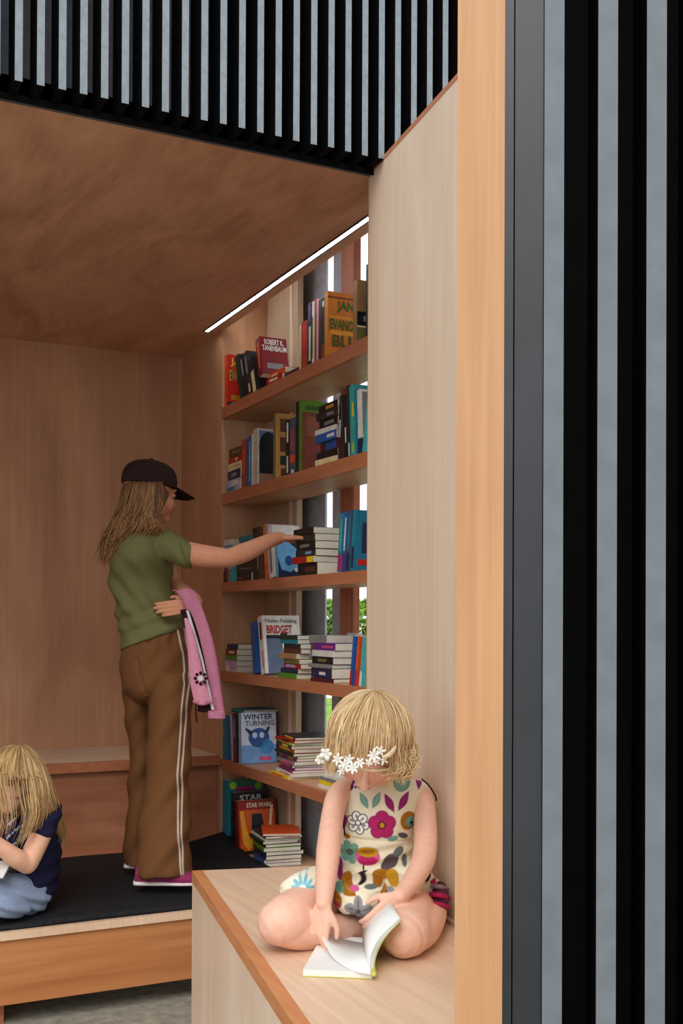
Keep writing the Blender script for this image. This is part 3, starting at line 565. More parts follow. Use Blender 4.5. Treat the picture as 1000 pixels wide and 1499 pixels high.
# ------------------------------------------------------------------ hedge and tree far outside
LEAFG = plain('hedge_leaves', srgb(110, 146, 52), 0.7, 0.2, 0.4, 6)
BARK = plain('bark', srgb(92, 74, 56), 0.9, 0.1, 0.2, 8)
def shrub(D, px, h, w, label):
    c = atZ(px, 1000, 0); f = ray(px, 900); c = EYE + Vector((f.x, f.y, 0))*D; c.z = 0
    r = thing('shrub', label, 'shrub', tuple(c), group='row of green shrubs beyond the drive')
    rn = random.Random(int(px)); b = nb()
    for i in range(1500):
        v = Vector((rn.gauss(0, 1), rn.gauss(0, 1), rn.gauss(0, 1))).normalized()*rn.uniform(.6, 1)**.5
        p = Vector((v.x*w/2, v.y*w/2, h*0.5+v.z*h*0.48)); s = rn.uniform(.05, .11)
        a = Vector((rn.gauss(0, 1), rn.gauss(0, 1), rn.gauss(0, 1))).normalized(); q = a.orthogonal().normalized()
        b.faces.new([b.verts.new(p+a*s), b.verts.new(p+q*s*.6), b.verts.new(p-a*s), b.verts.new(p-q*s*.6)])
    o = obj('foliage', b, LEAFG, r, local=True); o['kind'] = 'stuff'
    b = nb(); box(b, -.06, .06, -.06, .06, 0, h*.6); obj('stem', b, BARK, r, local=True)
for i, px in enumerate((428, 481, 534, 587)):
    shrub(31, px, 2.05, 0.94, ['leftmost green shrub beyond the drive behind the slits', 'green shrub beyond the drive seen through the narrow slit', 'green shrub beyond the drive right of the wooden stud', 'rightmost green shrub beyond the drive'][i])

# ------------------------------------------------------------------ bodies and cloth
class Blob:
    """overlapping closed lofts and ellipsoids fused into one continuous surface by a voxel remesh"""
    def __init__(s): s.bm = bmesh.new()
    def rings(s, R, n=20):
        loops = [[s.bm.verts.new(c + a*math.cos(6.28318*i/n) + b*math.sin(6.28318*i/n)) for i in range(n)] for c, a, b in R]
        for k in range(len(loops)-1):
            for i in range(n): s.bm.faces.new((loops[k][i], loops[k][(i+1) % n], loops[k+1][(i+1) % n], loops[k+1][i]))
        s.bm.faces.new(loops[0][::-1]); s.bm.faces.new(loops[-1])
    def tube(s, pts, rad, n=26, ref=None, flat=1.0):
        """rounded limb through pts; flat < 1 thins it along the direction square to ref"""
        P_ = [Vector(p) for p in pts]; rad = list(rad)
        Q, W = [], []
        for i in range(len(P_)-1):                                   # smooth resample
            p0 = P_[max(i-1, 0)]; p1 = P_[i]; p2 = P_[i+1]; p3 = P_[min(i+2, len(P_)-1)]
            for k in range(6):
                t = k/6; Q.append(0.5*((2*p1)+(p2-p0)*t+(2*p0-5*p1+4*p2-p3)*t*t+(3*p1-p0-3*p2+p3)*t**3)); W.append(rad[i]*(1-t)+rad[i+1]*t)
        Q.append(P_[-1]); W.append(rad[-1])
        R = []; up = Vector(ref) if ref is not None else None; N_ = len(Q)
        for i in range(N_):
            d = (Q[min(i+1, N_-1)]-Q[max(i-1, 0)]).normalized()
            if up is None: up = d.orthogonal()
            a = (up-d*up.dot(d)).normalized(); b = d.cross(a)
            if i == 0:
                for q in (1.45, 0.95, 0.5): R.append((Q[0]-d*W[0]*math.sin(q)*flat, a*W[0]*math.cos(q), b*W[0]*math.cos(q)*flat))
            R.append((Q[i], a*W[i], b*W[i]*flat))
            if i == N_-1:
                for q in (0.5, 0.95, 1.45): R.append((Q[i]+d*W[i]*math.sin(q)*flat, a*W[i]*math.cos(q), b*W[i]*math.cos(q)*flat))
            if ref is None: up = a
        s.rings(R, n)
    def ell(s, c, ax, n=14):
        c = Vector(c); a, b, d = ax; R = []
        for k in range(1, n):
            t = math.pi*k/n; R.append((c+d*(-math.cos(t)), a*math.sin(t), b*math.sin(t)))
        s.rings(R, 22)
    def mesh(s, name, voxel, smooth=4, disp=None):
        bmesh.ops.recalc_face_normals(s.bm, faces=s.bm.faces)
        me = bpy.data.meshes.new(name); s.bm.to_mesh(me); s.bm.free()
        o = bpy.data.objects.new(name, me); COL.objects.link(o)
        m = o.modifiers.new('r', 'REMESH'); m.mode = 'VOXEL'; m.voxel_size = voxel
        if smooth: k = o.modifiers.new('s', 'SMOOTH'); k.iterations = smooth; k.factor = 0.5
        bpy.context.view_layer.update()
        out = bpy.data.meshes.new_from_object(o.evaluated_get(bpy.context.evaluated_depsgraph_get()))
        bpy.data.objects.remove(o); bpy.data.meshes.remove(me)
        out.name = name
        if disp:
            n = len(out.vertices); co = np.empty(n*3); out.vertices.foreach_get('co', co); co = co.reshape(-1, 3)
            no = np.empty(n*3); out.vertices.foreach_get('normal', no); no = no.reshape(-1, 3)
            co = co + no*disp(co)[:, None]; out.vertices.foreach_set('co', co.ravel()); out.update()
        return out
def ringset(L):
    """(px, py, D, half width px, half depth m, tilt px): torso and cloth sections"""
    R = []
    for it in L:
        px, py, D, hw, hd = it[:5]; tilt = it[5] if len(it) > 5 else 0
        s_ = D/FPX
        R.append((at(px, py, D), CR*hw*s_ + CU*tilt*s_, CF*hd))
    return R
def dense(R, k=5):
    out = []
    for i in range(len(R)-1):
        p0, p1, p2, p3 = R[max(i-1, 0)], R[i], R[i+1], R[min(i+2, len(R)-1)]
        for j in range(k):
            t = j/k
            out.append(tuple(0.5*((2*b_)+(c_-a_)*t+(2*a_-5*b_+4*c_-d_)*t*t+(3*b_-a_-3*c_+d_)*t**3) for a_, b_, c_, d_ in zip(p0, p1, p2, p3)))
    out.append(R[-1]); return out
def paint(me, fn):
    n = len(me.vertices); co = np.empty(n*3); me.vertices.foreach_get('co', co); co = co.reshape(-1, 3)
    c = fn(co); a = me.color_attributes.new('Col', 'FLOAT_COLOR', 'POINT')
    a.data.foreach_set('color', np.concatenate([c, np.ones((n, 1))], 1).astype(np.float32).ravel())
def wave(co, d, freq, ph=0): return np.sin(co @ np.array(d)*freq + ph)
def lump(co, sc, seed=0):
    """cheap smooth noise from summed waves"""
    r = np.random.RandomState(seed); out = 0
    for i in range(9):
        d = r.normal(size=3); d /= np.linalg.norm(d)
        out = out + np.sin(co @ d*sc*r.uniform(.6, 1.6) + r.uniform(0, 6.28))
    return out/4.5
def axes(right, fwd):
    f = Vector(fwd).normalized(); r = Vector(right); r = (r-f*r.dot(f)).normalized(); return r, f, r.cross(f)
def cs_(x, y, z): return CR*x + CU*y + CF*z                    # right, up, away
def head(bl, c, A, s):
    r, f, u = A
    def E_(x, y, z, a, b, d): bl.ell(c+(r*x+f*y+u*z)*s, (r*a*s, f*b*s, u*d*s))
    E_(0, -.012, .028, .074, .094, .080); E_(0, .028, -.028, .057, .062, .074); E_(0, .060, -.084, .024, .024, .020)
    for q in (-1, 1):
        E_(q*.034, .050, -.034, .028, .034, .034); E_(q*.076, -.008, -.012, .009, .019, .030); E_(q*.070, .0, -.012, .010, .014, .022)
        E_(q*.010, .094, -.036, .008, .010, .007); E_(q*.030, .076, .000, .015, .012, .009); E_(q*.028, .078, .020, .022, .012, .007)
        E_(q*.045, .01, -.065, .018, .03, .025)
    bl.tube([c+(f*.084+u*.012)*s, c+(f*.094-u*.010)*s, c+(f*.104-u*.032)*s], [.007*s, .008*s, .0105*s], 12)
    E_(0, .087, -.057, .021, .010, .0055); E_(0, .084, -.067, .019, .010, .0065); E_(0, .075, -.045, .02, .014, .02)
def head_paint(c, A, s, base, lips=(150, 70, 62), brow=(120, 86, 60)):
    r, f, u = [np.array(v) for v in A]; c = np.array(c); base = np.array(srgb(*base)); L = np.array(srgb(*lips)); B = np.array(srgb(*brow))
    def fn(co):
        q = (co-c)/s; x = q@r; y = q@f; z = q@u; ax = np.abs(x)
        col = np.tile(base, (len(co), 1)); front = (y > .06) & (ax < .07) & (np.abs(z) < .12)
        def mixin(m, c2):
            m = np.clip(m, 0, 1)*front; col[:] = col*(1-m[:, None]) + c2*m[:, None]
        mixin(.55*np.exp(-(((ax-.045)/.02)**2+((z+.038)/.018)**2)), np.array(srgb(214, 120, 100)))
        mixin(1.3-(x/.020)**2-((z+.062)/.0105)**2, L)
        mixin((1.2-((ax-.031)/.018)**2-((z-.022-.12*(ax-.03))/.0045)**2), B)
        mixin((1.2-((ax-.030)/.014)**2-((z+.004+6*(ax-.03)**2)/.0028)**2), np.array(srgb(80, 50, 40)))
        return col
    return fn
def hand(bl, w, d, nrm_, side, s=1.0, curl=(.3, .3, .3, .3), thumb=0.5, spread=0.1, pinch=None, wr=0.024):
    """w wrist, d hand direction, nrm_ where the palm faces, side towards the thumb; curl per finger (radians per joint)"""
    d = Vector(d).normalized(); n = Vector(nrm_); n = (n-d*n.dot(d)).normalized(); t = Vector(side); t = (t-d*t.dot(d)-n*t.dot(n)).normalized()
    w = Vector(w)
    base = [(.028, .088), (.009, .092), (-.011, .088), (-.030, .080)]
    ln = [(.040, .024, .019), (.045, .027, .020), (.041, .025, .019), (.031, .019, .017)]
    for i in range(4):
        o, l = base[i]; kn = w + (d*l + t*o)*s
        bl.tube([w+(t*o*.55+d*.005)*s, w+(t*o*.8+d*l*.5)*s, kn], [.0135*s, .0135*s, .0105*s], 12)
        dd = (d + t*spread*(1.5-i)*0.5).normalized(); p = kn; ax = t; pts = [kn]; a = 0
        for j in range(3):
            a += curl[i]*(1.0 if j else .8); q = dd*math.cos(a) + n*math.sin(a); p = p + q*ln[i][j]*s; pts.append(p)
        bl.tube(pts, [.0100*s, .0092*s, .0082*s, .0068*s], 12)
    bl.tube([w+(t*.012+d*.012)*s, w+(t*.034+d*.036+n*.010)*s, w+(t*(.046+.012*thumb)+d*.064+n*(.016+.01*(1-thumb)))*s, w+(t*(.044+.022*thumb)+d*.090+n*(.022+.012*(1-thumb)))*s], [.014*s, .0125*s, .0100*s, .0080*s], 12)
def strands(name, guides, n, r0, mats, parent, jit=0.004, wav=0.003, wf=30, seg=12, seed=3, cols=((196, 150, 96), (232, 200, 146)), lmin=.82):
    """hair as fine tapering locks between neighbouring guide curves"""
    rn = random.Random(seed); V, F, Cc = [], [], []
    G = []
    for g in guides:
        g = [Vector(p) for p in g]; out = []
        for k in range(seg+1):
            t = k/seg*(len(g)-1); i = min(int(t), len(g)-2); t -= i
            p0, p1, p2, p3 = g[max(i-1, 0)], g[i], g[i+1], g[min(i+2, len(g)-1)]
            out.append(0.5*((2*p1)+(p2-p0)*t+(2*p0-5*p1+4*p2-p3)*t*t+(3*p1-p0-3*p2+p3)*t**3))
        G.append(out)
    c0, c1 = np.array(srgb(*cols[0])), np.array(srgb(*cols[1]))
    for s_ in range(n):
        q = rn.uniform(0, len(G)-1.0001); i = int(q); q -= i
        off = Vector((rn.gauss(0, 1), rn.gauss(0, 1), rn.gauss(0, 1)))*jit; ph = rn.uniform(0, 6.28); L = rn.uniform(lmin, 1.0)
        wdir = Vector((rn.gauss(0, 1), rn.gauss(0, 1), rn.gauss(0, .4))).normalized()
        mixc = rn.random(); colr = c0*(1-mixc)+c1*mixc; rr_ = r0*rn.uniform(.6, 1.3)
        pts = []
        for k in range(seg+1):
            t = k/seg*L*seg; j = min(int(t), seg-1); f_ = t-j
            a = G[i][j]*(1-f_)+G[i][j+1]*f_; b_ = G[i+1][j]*(1-f_)+G[i+1][j+1]*f_
            p = a*(1-q)+b_*q + off*(.3+.9*k/seg) + wdir*wav*math.sin(ph+wf*k/seg*.3)*(k/seg)
            pts.append(p)
        base = len(V)
        fr_ = (pts[1]-pts[0]).orthogonal()
        for k, p in enumerate(pts):
            d = (pts[min(k+1, seg)]-pts[max(k-1, 0)]).normalized(); a = (fr_-d*fr_.dot(d)).normalized(); fr_ = a; b_ = d.cross(a)
            rad = rr_*(1-.75*(k/seg)**2.5)*min(1, .12+k*.6)
            for m_ in range(4):
                an = 1.5708*m_; V.append(p+(a*math.cos(an)+b_*math.sin(an))*rad); Cc.append(colr*(.72+.34*k/seg))
        for k in range(seg):
            for m_ in range(4):
                F.append((base+4*k+m_, base+4*k+(m_+1) % 4, base+4*k+4+(m_+1) % 4, base+4*k+4+m_))
    me = bpy.data.meshes.new(name); me.from_pydata([tuple(v) for v in V], [], F); me.update()
    a = me.color_attributes.new('Col', 'FLOAT_COLOR', 'POINT')
    a.data.foreach_set('color', np.concatenate([np.array(Cc), np.ones((len(Cc), 1))], 1).astype(np.float32).ravel())
    return mesh_obj(name, me, mats, parent, smooth=True)
SKIN = vcol('skin', 0.5, 0.35, sss=0.12, noise_amt=0.05, nscale=60)
HAIRM = vcol('hair', 0.45, 0.4)
CLOTH = vcol('printed_cloth', 0.85, 0.1, noise_amt=0.05, nscale=400)
def cloth(name, col, rough=0.85, var=0.06, ns=250): return plain(name, srgb(*col), rough, 0.12, var, ns)
def flat(c): return lambda co: np.tile(np.array(srgb(*c)), (len(co), 1))

# ================================================================== standing girl in olive shirt
tf = atZ(232, 1283, 0.325)
teen = thing('person', 'standing girl in brown cap, olive t-shirt and brown track trousers reaching to the shelf', 'person', tuple(tf), (0, 0, -YAW))
SK = (214, 150, 116)
hA = axes(cs_(.56, 0, -.80), cs_(.80, -.10, .56)); hc = at(220, 722, 4.13)
bl = Blob(); head(bl, hc, hA, 1.0)
bl.tube([at(216, 745, 4.14), at(212, 772, 4.15), at(210, 800, 4.15)], [.050, .052, .075])
bl.rings(dense(ringset([(214, 782, 4.15, 26, .08), (211, 800, 4.15, 33, .115), (208, 840, 4.15, 37, .11), (218, 890, 4.15, 33, .085), (226, 940, 4.15, 38, .095), (228, 1000, 4.16, 43, .11)])), 24)
bl.tube([at(236, 799, 4.08), at(262, 807, 4.035), at(300, 814, 4.02), at(334, 817, 4.03)], [.044, .043, .041, .034])
bl.tube([at(334, 817, 4.03), at(360, 808, 4.07), at(392, 793, 4.13), at(410, 787, 4.16)], [.034, .036, .028, .0225])
hand(bl, at(410, 787, 4.16), cs_(.97, .02, .22), cs_(0, -1, .1), cs_(-.1, .1, 1.0), 0.80, (.10, .06, .08, .12), 0.8, 0.05)
bl.tube([at(222, 800, 4.26), at(240, 830, 4.31), at(252, 856, 4.27)], [.044, .038, .034])
bl.tube([at(252, 856, 4.27), at(272, 870, 4.17), at(286, 882, 4.04), at(276, 886, 3.985)], [.034, .032, .026, .0235])
hand(bl, at(277, 886, 3.985), cs_(-.97, -.14, .10), cs_(0, .05, 1), cs_(0.1, 1, 0), 0.74, (.14, .14, .14, .16), 0.3, 0.04)
bl.tube([at(247, 1010, 4.12), at(246, 1130, 4.09), at(245, 1265, 4.05)], [.07, .048, .03])
bl.tube([at(212, 1010, 4.22), at(209, 1130, 4.25), at(206, 1255, 4.28)], [.07, .048, .03])
me = bl.mesh('body', 0.0034, 3); paint(me, head_paint(hc, hA, 1.0, SK)); mesh_obj('body', me, SKIN, teen, smooth=True)
for q in (-1, 1):
    e = Blob(); c_ = hc+hA[0]*q*.031+hA[1]*.0815+hA[2]*.001
    e.ell(c_, (hA[0]*.011, hA[1]*.006, hA[2]*.005)); me = e.mesh('eye', 0.0012, 0)
    f_ = np.array(hA[0]); cc = np.array(c_)
    paint(me, lambda co: np.where((np.linalg.norm((co-cc) - np.outer((co-cc)@np.array(hA[1]), np.array(hA[1])), axis=1) < .0045)[:, None], np.array(srgb(60, 50, 44)), np.array(srgb(226, 220, 214)))); mesh_obj('eye', me, HAIRM, teen, smooth=True)
# t-shirt
bl = Blob()
bl.rings(dense(ringset([(222, 769, 4.15, 17, .06), (218, 775, 4.14, 31, .105), (215, 788, 4.13, 40, .145), (209, 818, 4.13, 46, .16), (205, 850, 4.15, 46.5, .135), (212, 880, 4.15, 46, .128), (220, 905, 4.15, 49, .13, 4), (226, 922, 4.15, 49.5, .137, 12), (226, 935, 4.15, 50.5, .142, 18)])), 32)
bl.tube([at(226, 790, 4.09), at(234, 793, 4.06), at(252, 802, 4.035), at(266, 810, 4.025), at(271, 812, 4.02)], [.056, .057, .054, .051, .050])
bl.tube([at(216, 796, 4.25), at(236, 822, 4.31)], [.056, .052])
def shirt_fold(co):
    q = co-np.array(at(250, 900, 4.02)); u = q@np.array(CU); x = q@np.array(CR)
    d1 = np.sin((u*0.75+x*1.0)*75+lump(co, 9, 1)*1.6)*.0058*np.exp(-((u-.08)/.13)**2)
    d2 = np.sin((u*1.0-x*0.35)*95+lump(co, 8, 2)*1.8)*.006*np.exp(-((u+.02)/.06)**2)
    return d1+d2+lump(co, 14, 3)*.003
me = bl.mesh('t_shirt', 0.0045, 5, shirt_fold); mesh_obj('t_shirt', me, cloth('olive_jersey', (112, 110, 72)), teen, smooth=True)
# collar rib and sleeve hem
bl = Blob(); bl.tube([at(205, 771, 4.08), at(222, 766, 4.06), at(238, 768, 4.10)], [.006, .006, .006], 10); me = bl.mesh('collar', .0025, 1); mesh_obj('collar', me, cloth('olive_rib', (98, 104, 60)), teen, smooth=True)
bl = Blob(); ang = [at(271, 812, 4.02)+CU*.0475*math.cos(a)*1.0+CF*.0475*math.sin(a)+CR*(-.018*math.cos(a)) for a in [2*math.pi*k/14 for k in range(15)]]
bl.tube(ang, [.004]*15, 8); me = bl.mesh('sleeve_hem', .002, 1); mesh_obj('sleeve_hem', me, cloth('olive_hem', (102, 108, 62)), teen, smooth=True)
# trousers
bl = Blob()
bl.rings(dense(ringset([(226, 920, 4.15, 46, .125, 10), (228, 950, 4.15, 51.5, .135, 6), (229, 985, 4.15, 53, .14), (230, 1008, 4.15, 50, .135), (231, 1022, 4.15, 40, .10), (232, 1032, 4.15, 24, .05)])), 32)
bl.rings(dense(ringset([(251, 985, 4.12, 29, .11), (250, 1015, 4.11, 32, .11), (248, 1080, 4.10, 32.5, .10), (247, 1110, 4.09, 32, .095), (245, 1150, 4.08, 33, .09), (242, 1196, 4.06, 36, .095), (240, 1240, 4.04, 38.5, .10), (239, 1268, 4.03, 41, .105), (239, 1277, 4.03, 42, .105)])), 28)
bl.rings(dense(ringset([(207, 975, 4.19, 29, .10), (206, 1008, 4.20, 27, .105), (206, 1035, 4.21, 24.5, .10), (208, 1066, 4.23, 21, .095), (210, 1110, 4.25, 19, .09), (209, 1150, 4.26, 19.5, .085), (207, 1196, 4.27, 21, .09), (204, 1240, 4.28, 22, .095), (204, 1262, 4.28, 22, .095)])), 28)
def polyd(P2, pl_):
    d = np.full(len(P2), 1e9)
    for (ax, ay), (bx, by) in zip(pl_[:-1], pl_[1:]):
        v = np.array([bx-ax, by-ay]); w_ = P2-np.array([ax, ay]); t = np.clip((w_@v)/(v@v), 0, 1); d = np.minimum(d, np.linalg.norm(w_-t[:, None]*v, axis=1))
    return d
def tr_fold(co):
    q = co-np.array(at(228, 1010, 4.1)); u = q@np.array(CU); x = q@np.array(CR)
    gath = np.sin(x*150+lump(co, 6, 5)*.8)*.0034*np.exp(-((u-.22)/.06)**2)
    diag = np.sin((u*.55-x)*42+lump(co, 4, 6)*2.4)*.0042*(1/(1+np.exp((u+.02)*30)))
    crease = -.006*np.exp(-(polyd(np.stack([228+x*FPX/4.1, 1010-u*FPX/4.1], 1), [(206, 965), (212, 990), (219, 1012)])/3.0)**2) + np.sin((u*.8-x)*70+lump(co, 5, 16)*2)*.0026
    return gath+diag+crease+lump(co, 9, 7)*.004
TB = np.array(srgb(114, 76, 46)); W_ = np.array(srgb(226, 212, 196))
def tr_paint(co):
    o = np.array(at(228, 1100, 4.06)); x = 228+((co-o)@np.array(CR))*FPX/4.06; y = 1100-((co-o)@np.array(CU))*FPX/4.06; z = (co-o)@np.array(CF)
    P2 = np.stack([x, y], 1); c = np.tile(TB, (len(co), 1))
    d = np.minimum(polyd(P2, [(258, 915), (267, 955), (271, 1000), (267, 1050), (263, 1130), (265, 1200), (270, 1262), (273, 1284)]), polyd(P2, [(266, 915), (274, 955), (276.5, 1000), (272, 1060), (268.5, 1130), (269.5, 1200), (273, 1262), (275, 1284)]))
    m = np.clip(1.45-d, 0, 1)*(z < .09)
    return c*(1-m[:, None])+W_*m[:, None]
me = bl.mesh('trousers', 0.0036, 24, tr_fold); paint(me, tr_paint); mesh_obj('trousers', me, CLOTH, teen, smooth=True)
# shoes
PINKSH = cloth('plum_trainer', (146, 50, 96), .7); SOLE = plain('white_sole', srgb(228, 220, 216), .6, .3, .04, 30)
def shoe(px0, px1, D, z=0.326):
    a = atZ(px0, 1290, z); y = CYP+(1.3-z)*FPX/D
    p0 = at(px0, y, D); p1 = at(px1, y, D); d = (p1-p0); L = d.length; d.normalize(); sd = Vector((-d.y, d.x, 0)); up = Vector((0, 0, 1)); sh = None
    b = Blob()
    b.rings(dense([(p0+d*L*t+up*h_*.5, sd*w2, up*h_*.5) for t, w2, h_ in ((0, .02, .05), (.05, .032, .085), (.25, .036, .10), (.45, .038, .085), (.7, .044, .06), (.9, .038, .045), (1.0, .018, .03))]), 20)
    me = b.mesh('shoe', .003, 3); sh = mesh_obj('shoe', me, PINKSH, teen, smooth=True)
    b = Blob(); b.rings(dense([(p0+d*L*t+up*.010, sd*w2, up*.011) for t, w2 in ((-.02, .022), (.05, .036), (.3, .039), (.5, .040), (.72, .047), (.92, .04), (1.02, .02))]), 20)
    me = b.mesh('sole', .003, 1); mesh_obj('sole', me, SOLE, sh, smooth=True)
    for k in range(4):
        t = .42+.08*k; b = Blob(); c_ = p0+d*L*t+up*(.088-.011*k); b.tube([c_-sd*.018, c_+up*.003, c_+sd*.018], [.003]*3, 8); me = b.mesh('lace', .0018, 0); mesh_obj('lace', me, SOLE, sh, smooth=True)
shoe(198, 292, 4.0); shoe(184, 268, 4.27)
# baseball cap
CAPM = cloth('dark_brown_cap', (52, 36, 34), .8)
bl = Blob(); cc = hc+hA[2]*.045-hA[1]*.008
bl.rings([(cc+hA[2]*z_, hA[0]*rx, hA[1]*ry) for z_, rx, ry in ((-.020, .087, .106), (.005, .089, .107), (.030, .086, .102), (.050, .076, .090), (.066, .056, .068), (.076, .030, .036), (.080, .008, .010))], 28)
me = bl.mesh('cap', .0035, 4); cap = mesh_obj('cap', me, CAPM, teen, smooth=True)
bl = Blob()
R = []
for k in range(9):
    t = k/8; y_ = .082+.098*t; w2 = .078*math.sqrt(max(0.03, 1-(t*.93)**2.6)); R.append((cc+hA[1]*y_-hA[2]*(.004+.036*t), hA[0]*w2, hA[2]*.004+hA[1]*.001))
for k in range(len(R)-1): pass
bl.rings(R, 24)
def brim_bend(co):
    return np.zeros(len(co))
me = bl.mesh('brim', .003, 2)
n = len(me.vertices); co = np.empty(n*3); me.vertices.foreach_get('co', co); co = co.reshape(-1, 3); x_ = (co-np.array(cc))@np.array(hA[0]); co -= np.outer(x_**2*3.2, np.array(hA[2])); me.vertices.foreach_set('co', co.ravel())
mesh_obj('brim', me, cloth('cap_brim', (34, 26, 26), .8), cap, smooth=True)
bl = Blob(); bl.ell(cc+hA[2]*.081, (hA[0]*.008, hA[1]*.008, hA[2]*.005)); me = bl.mesh('button', .002, 0); mesh_obj('button', me, CAPM, cap, smooth=True)
# hair
bl = Blob(); bl.ell(hc-hA[1]*.020-hA[2]*.01, (hA[0]*.085, hA[1]*.092, hA[2]*.085)); bl.ell(hc-hA[1]*.05-hA[2]*.07, (hA[0]*.066, hA[1]*.05, hA[2]*.07)); me = bl.mesh('hair_base', .005, 2); paint(me, flat((112, 78, 50))); mesh_obj('hair_base', me, HAIRM, teen, smooth=True)
tg = [[(238, 706, 4.04), (238, 728, 4.03), (233, 750, 4.03), (237, 768, 4.03), (243, 776, 4.03)], [(232, 706, 4.02), (230, 730, 4.01), (226, 750, 4.01), (231, 770, 4.01), (236, 778, 4.0)], [(225, 706, 4.00), (222, 735, 3.995), (220, 755, 3.99), (226, 770, 3.985), (222, 780, 3.98)],
      [(212, 706, 4.0), (207, 735, 3.99), (200, 760, 4.0), (190, 778, 4.0), (178, 792, 4.0)], [(200, 706, 4.01), (195, 735, 4.0), (184, 765, 4.02), (168, 792, 4.03), (160, 820, 4.05)], [(192, 706, 4.04), (186, 735, 4.03), (174, 765, 4.05), (158, 795, 4.07), (154, 832, 4.09)],
      [(184, 708, 4.09), (180, 735, 4.08), (170, 762, 4.09), (153, 790, 4.10), (147, 822, 4.12)], [(182, 708, 4.15), (178, 735, 4.15), (172, 762, 4.16), (160, 792, 4.16), (156, 826, 4.17)]]
strands('hair', [[at(*p) for p in g] for g in tg], 700, .0024, HAIRM, teen, .007, .013, 46, 14, 3, ((104, 68, 42), (186, 136, 86)))

# jacket over her forearm
jk = thing('jacket', 'pink child jacket with zip draped over the standing girl forearm', 'jacket', tuple(at(295, 880, 3.97)), (0, 0, -YAW))
PK = cloth('pink_fleece', (190, 120, 146), .9, .08, 120); PKL = cloth('pale_pink_fleece', (212, 142, 164), .9, .06, 120); LIN = cloth('dark_lining', (48, 22, 34), .8); ZIP = plain('white_zip_tape', srgb(206, 204, 208), .5, .4, .1, 200)
def panel(name, rows, D, m, hd=.010, fold=.004, par=jk, vox=.003):
    b = Blob(); b.rings(dense(ringset([((a+c)/2, y, D+dd, (c-a)/2, hd) for a, c, y, dd in rows])), 26)
    me = b.mesh(name, vox, 2, lambda co: lump(co, 26, 11)*fold*.5 + np.sin((co@np.array(CR))*90+(co@np.array(CU))*14)*fold)
    return mesh_obj(name, me, m, par, smooth=True)
panel('back_panel', [(252, 268, 866, .03), (254, 284, 863, .02), (262, 291, 874, 0), (276, 300, 900, 0), (288, 311, 940, 0), (297, 319, 980, 0), (303, 325, 1020, 0), (305, 328, 1047, 0), (306, 328, 1052, 0)], 3.945, PK, .016)
panel('front_panel', [(268, 274, 905, .02), (271, 284, 930, 0), (274, 293, 965, 0), (277, 303, 1000, 0), (282, 311, 1026, 0), (283, 313, 1031, 0)], 3.905, PKL, .008)
panel('lining', [(262, 284, 892, 0), (272, 294, 930, 0), (282, 302, 970, 0), (290, 309, 1010, 0), (288, 312, 1042, 0)], 3.935, LIN, .006, .002)
panel('zip_tape', [(272, 276, 893, 0), (281, 286, 925, 0), (292, 296.5, 960, 0), (301, 306, 1000, 0), (309, 315, 1040, 0)], 3.915, ZIP, .004, .001)
panel('hem_band', [(281, 313, 1024, 0), (282, 314, 1029, 0)], 3.90, PK, .006, .001)
panel('cuff_band', [(304, 329, 1040, 0), (305, 330, 1052, 0)], 3.935, PK, .019, .001)
bl = Blob(); bl.tube([at(287, 1030, 3.92), at(287, 1045, 3.92), at(288, 1056, 3.92)], [.003, .003, .004]); me = bl.mesh('drawcord', .002, 0); mesh_obj('drawcord', me, LIN, jk, smooth=True)
b = nb()
fc = at(294, 993, 3.893)
for k in range(8):
    a = 6.283*k/8; c_ = fc+(CR*math.cos(a)+CU*math.sin(a))*.019
    ds = [b.verts.new(c_+(CR*math.cos(q)+CU*math.sin(q))*.0062-CF*.002) for q in [6.283*j/10 for j in range(10)]]; b.faces.new(ds)
obj('flower_print', b, LIN, jk)
b = nb(); b.faces.new([b.verts.new(fc+(CR*math.cos(q)+CU*math.sin(q))*.010-CF*.0025) for q in [6.283*j/14 for j in range(14)]]); obj('flower_print', b, ZIP, jk)

# ================================================================== small girl reading on the bench
gf = atZ(535, 1335, ZB)
girl = thing('person', 'small blonde girl in flower print dress sitting on the bench reading, white flower crown', 'person', (gf.x, gf.y, ZB), (0, 0, -YAW))
gA = axes(cs_(-.985, -.10, -.12), cs_(-.12, -.80, -.60)); gc = at(541, 1084, 2.52)
bl = Blob(); head(bl, gc, gA, .98)
bl.tube([at(548, 1118, 2.63), at(552, 1140, 2.66), at(556, 1165, 2.68)], [.040, .040, .055])
bl.rings(dense(ringset([(558, 1150, 2.67, 50, .035), (557, 1165, 2.67, 52, .058), (553, 1200, 2.67, 46, .07), (550, 1240, 2.67, 45, .07), (548, 1280, 2.68, 50, .08), (545, 1312, 2.70, 56, .09)])), 24)
bl.tube([at(506, 1152, 2.66), at(494, 1166, 2.62), at(486, 1200, 2.58), at(481, 1245, 2.50), at(477, 1288, 2.43), at(474, 1322, 2.37)], [.024, .027, .0268, .0280, .0235, .0170])
bl.tube([at(608, 1152, 2.69), at(618, 1168, 2.66), at(623, 1210, 2.61), at(621, 1254, 2.53), at(606, 1286, 2.46), at(586, 1312, 2.39)], [.024, .0275, .0275, .0275, .0235, .0170])
hand(bl, at(474, 1324, 2.37), cs_(-.18, -.95, -.1), cs_(.55, -.1, .8), cs_(.8, 0, -.55), .70, (.40, .95, 1.05, 1.1), .1, .02)
hand(bl, at(587, 1311, 2.39), cs_(-.62, -.66, -.1), cs_(-.25, -.25, .95), cs_(-.6, .65, -.2), .68, (.42, .5, .5, .5), .6, .08)
bl.tube([at(510, 1312, 2.72), at(470, 1322, 2.56), at(425, 1343, 2.40), at(410, 1350, 2.375)], [.060, .062, .055, .050])
